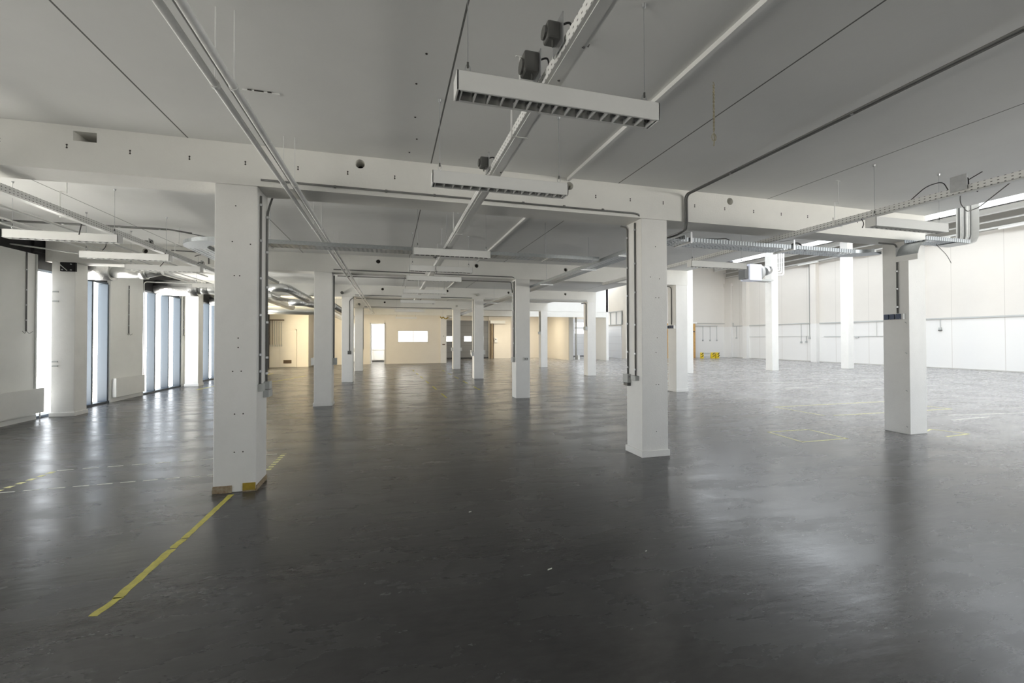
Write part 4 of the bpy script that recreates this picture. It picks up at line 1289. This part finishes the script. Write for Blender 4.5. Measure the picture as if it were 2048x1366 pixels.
# downpipes at the jamb
for k, (x, y, r_, m_, lb) in enumerate([(15.95, 31.75, 0.09, 'beam_grey', 'thick grey downpipe at the hall corner'), (16.25, 31.9, 0.05, 'light_conduit', 'left thin pale pipe at the hall corner'), (16.45, 31.9, 0.05, 'white_pipe', 'right thin white pipe at the hall corner')]):
    o = MB().tube([(x, y, 0), (x, y, 7.8)], r_, 12).build('downpipe', m_, smooth=True)
    tag(o, lb, 'pipe', 'vertical pipes at the hall corner')
vb = thing('valve_group', (16.3, 31.7, 3.0), 'cluster of pipe valves high on the hall corner pipes', 'valves')
for k, (dx, dz) in enumerate([(0, 3.2), (0.15, 3.35), (0.3, 3.1), (-0.25, 3.25)]):
    MB().tube([(16.1 + dx, 31.7, dz - 0.08), (16.1 + dx, 31.7, dz + 0.08)], 0.09, 10).build('valve', 'grey_box', vb)
MB().tube([(15.6, 31.7, 3.28), (16.6, 31.7, 3.28)], 0.04, 8).build('cross_pipe', 'grey_box', vb)
sp = thing('steel_post', (13.8, 31.0, 0), 'slim round steel post on a square foot plate before the white roller door', 'post')
MB().tube([(13.85, 31.1, 0.02), (13.85, 31.1, 3.66)], 0.07, 14).build('shaft', 'beam_grey', sp, smooth=True)
MB().box(13.62, 14.08, 30.87, 31.33, 0, 0.03).build('foot_plate', 'grey_box', sp)
MB().box(13.97, 14.13, 31.02, 31.2, 0.03, 0.35).build('stub', 'wall_white', sp)
pp = thing('brown_pipe_group', (8.3, 35.9, 0), 'brown vertical pipe and white control boxes beside the dark roller door', 'pipes')
MB().tube([(8.12, 35.90, 0), (8.12, 35.90, 3.2)], 0.05, 8).build('pipe', 'brown_steel', pp)
MB().tube([(8.28, 35.90, 0), (8.28, 35.90, 3.2)], 0.07, 8).build('pipe', 'rust', pp)
MB().tube([(8.40, 35.90, 0), (8.40, 35.90, 3.2)], 0.035, 8).build('pipe', 'brown_steel', pp)
MB().box(8.5, 8.75, 35.9, 36.0, 1.35, 1.75).build('control_box', 'white_plastic', pp)
MB().tube([(8.6, 35.86, 1.62), (8.6, 35.9, 1.62)], 0.05, 10).build('button', 'grey_plastic', pp)
es = thing('ceiling_fitting', (3.5, 29.2, 3.0), 'twisted brass-coloured fitting under the ceiling above the wall pillar', 'ceiling fitting')
MB().tube(rounded([(3.12, 28.6, 3.10), (3.22, 28.6, 2.98), (3.32, 28.6, 3.08), (3.45, 28.6, 2.95), (3.65, 28.6, 3.05)], 0.05), 0.035, 8).build('body', 'mustard', es)
MB().tube([(3.3, 28.6, 3.05), (3.3, 28.6, ZC)], 0.01, 6).build('rod', 'steel', es)
sn = thing('smoke_detector', (-0.55, 29.8, 3.3), 'round bright detector on the far wall above the doorway', 'detector')
MB().tube([(-0.2, 29.9, 3.28), (-0.2, 29.82, 3.28)], 0.06, 14).build('body', 'white_plastic', sn)
sw = thing('wall_switch', (3.5, 29.78, 1.3), 'dark switch and small plate on the pillar at the end of the far wall', 'switch')
MB().box(3.40, 3.58, 29.775, 29.8, 1.24, 1.30).build('switch_plate', 'brown_steel', sw)
MB().box(3.45, 3.52, 29.775, 29.8, 1.80, 1.87).build('small_plate', 'grey_box', sw)

# round sensors hanging near far columns
for k, (x, y, z, lb) in enumerate([(-1.75, 17.3, 3.36, 'dark round sensor left of the pipes above the third-row left column'), (3.42, 17.3, 3.42, 'round grey sensor above the third-row middle column'),
                                   (3.45, 23.4, 3.42, 'round grey sensor above the fourth-row middle column'), (-1.55, 23.45, 3.42, 'dark round sensor above the fourth-row left column')]):
    o = thing('round_sensor', (x, y, z), lb, 'sensor', 'round sensors on the beams')
    MB().tube([(x, y, z), (x, y + 0.09, z)], 0.055, 14).build('housing', 'grey_plastic' if k in (0, 3) else 'beam_grey', o, smooth=True)
    MB().box(x - 0.03, x + 0.03, y + 0.09, y + 0.22, z - 0.03, z + 0.03).build('arm', 'beam_grey', o)
for k, (x, y, lb) in enumerate([(5.3, 13.3, 'small dark hooked bracket under the ceiling of the right bay, nearer'), (6.9, 13.2, 'small dark hooked bracket under the ceiling beside the hall edge')]):
    o = MB().tube(rounded([(x, y, ZC), (x, y, ZC - 0.12), (x - 0.1, y, ZC - 0.2)], 0.05), 0.03, 8).build('hook_bracket', 'grey_plastic')
    tag(o, lb, 'bracket')

# ------------------------------------------------------------------ floor tape
def strip(p, q, wdt, jag=0.0, n=1, z=0.0015):
    p, q = Vector((*p, 0)), Vector((*q, 0))
    d = (q - p).normalized()
    a = Vector((-d.y, d.x, 0)) * wdt / 2
    mb = MB()
    L_, R_ = [], []
    for i in range(n + 1):
        c = p.lerp(q, i / n)
        L_.append(c + a * (1 + random.uniform(-jag, jag)))
        R_.append(c - a * (1 + random.uniform(-jag, jag)))
    pts = [(v.x, v.y) for v in L_] + [(v.x, v.y) for v in reversed(R_)]
    return mb.poly(pts, 0.0, z)


def join(ms):
    r = MB()
    for m_ in ms:
        r.add(m_.v, m_.f)
    return r


o = join([strip((-1.66, 3.10), (-1.625, 3.28), 0.055, 0.25, 6), strip((-1.63, 3.27), (-1.61, 3.92), 0.058, 0.16, 20), strip((-1.612, 3.94), (-1.60, 4.10), 0.05, 0.3, 7), strip((-1.60, 4.115), (-1.585, 5.13), 0.05, 0.12, 20)]).build('floor_tape', 'yellow_tape')
tag(o, 'worn yellow tape line on the floor leading to the nearest column', 'floor tape')


def dashes(p, q, wdt, dash, gap, z=0.0015, jag=0.1):
    P_, Q_ = Vector(p), Vector(q)
    ln_ = (Q_ - P_).length
    d = (Q_ - P_).normalized()
    t, out = 0, []
    while t < ln_:
        e = min(t + dash, ln_)
        out.append(strip(tuple(P_ + d * t), tuple(P_ + d * e), wdt, jag, 3, z))
        t = e + gap
    return out


def dashed(parts, name, m, label, cat, group=None):
    x, y, _ = parts[0].v[0]
    r = thing(name, (x, y, 0), label, cat, group)
    for p in parts:
        p.build('tape_dash', m, r)
    return r


dashed(dashes((-1.45, 5.97), (-1.44, 6.76), 0.06, 0.06, 0.05), 'hazard_tape', 'pale_tape', 'short yellow-and-black dashed tape on the floor right behind the nearest column', 'floor tape', 'dashed floor tapes')
dashed(dashes((-4.02, 5.90), (-3.95, 6.62), 0.06, 0.07, 0.06), 'hazard_tape', 'pale_tape', 'yellow-and-black dashed tape on the floor at the left picture edge', 'floor tape', 'dashed floor tapes')
dashed(dashes((-3.97, 5.86), (-1.77, 5.95), 0.022, 0.14, 0.07), 'hazard_tape', 'white_tape', 'nearer of the two worn pale tape lines left of the nearest column', 'floor tape', 'dashed floor tapes')
dashed(dashes((-3.94, 6.66), (-1.46, 6.78), 0.022, 0.16, 0.09), 'hazard_tape', 'white_tape', 'farther of the two worn pale tape lines left of the nearest column', 'floor tape', 'dashed floor tapes')


def tape_shape(label, segs, wdt=0.035, m='pale_tape'):
    r = thing('floor_marking', (*segs[0][0], 0), label, 'floor marking', 'tape markings on the floor')
    for (a, b) in segs:
        strip(a, b, wdt, 0.1, 8).build('tape_strip', m, r)
    return r


tape_shape('small yellow tape square on the floor between the two right columns', [((6.25, 6.03), (7.11, 6.0)), ((7.11, 6.01), (7.06, 5.28)), ((7.08, 5.29), (6.14, 5.30)), ((6.16, 5.30), (6.26, 6.04))])
tape_shape('large tape rectangle on the hall floor behind the blue-socket column', [((8.69, 8.21), (8.72, 6.99)), ((8.91, 6.95), (12.3, 6.85)), ((8.69, 8.2), (12.2, 8.12)), ((12.3, 6.85), (12.2, 8.12))])
tape_shape('small yellow tape square on the floor at the foot of the blue-socket column', [((8.78, 5.28), (9.2, 5.42)), ((9.2, 5.42), (9.36, 4.98)), ((9.36, 4.98), (8.74, 4.94))])
tape_shape('pale tape dashes on the hall floor between the tall hall columns', [((12.3, 11.2), (13.6, 11.1)), ((13.0, 12.9), (14.8, 12.7)), ((15.0, 10.4), (16.6, 10.2)), ((17.6, 12.6), (19.0, 12.3))], 0.05, 'white_tape')
tape_shape('pale tape line pieces on the hall floor at the right picture edge', [((11.2, 6.3), (13.6, 6.0)), ((10.6, 5.9), (11.8, 5.95)), ((13.8, 6.6), (16.0, 6.4))], 0.04, 'white_tape')
for k, (x0, y0, x1, y1) in enumerate([(1.12, 23.5, 1.5, 11.6), (2.62, 23.0, 2.75, 12.4)]):
    dashed(dashes((x0, y0), (x1, y1), 0.05, 1.0, 1.1), 'lane_tape', 'yellow_tape', ['left', 'right'][k] + ' of the two dashed yellow lane lines running to the far wall', 'floor tape', 'dashed lane lines')
o = strip((-6.0, 16.2), (-5.4, 23.0), 0.05, 0.1, 12).build('lane_tape', 'yellow_tape')
tag(o, 'thin yellow line on the floor beside the tall left windows', 'floor tape')
o = strip((-4.6, 17.5), (-3.6, 21.2), 0.05, 0.1, 12).build('lane_tape', 'yellow_tape')
tag(o, 'thin yellow line on the floor between the two left columns far back', 'floor tape')
# crumbs of debris
for k, (x, y, s_, lb) in enumerate([(1.05, 2.85, 0.02, 'pale splinter lying on the dark floor in front centre'), (0.70, 4.0, 0.014, 'tiny pale crumb on the floor between the near columns'), (1.85, 2.9, 0.010, 'tiny crumb on the floor right of the pale splinter')]):
    o = MB().poly([(x, y), (x + s_ * 1.6, y + s_ * 0.5), (x + s_ * 1.9, y + s_ * 0.8), (x + s_ * 0.2, y + s_ * 0.4)], 0, 0.006).build('debris', 'white_tape')
    tag(o, lb, 'debris')

for o in list(bpy.data.objects):
    if '_o' in o:
        del o['_o']
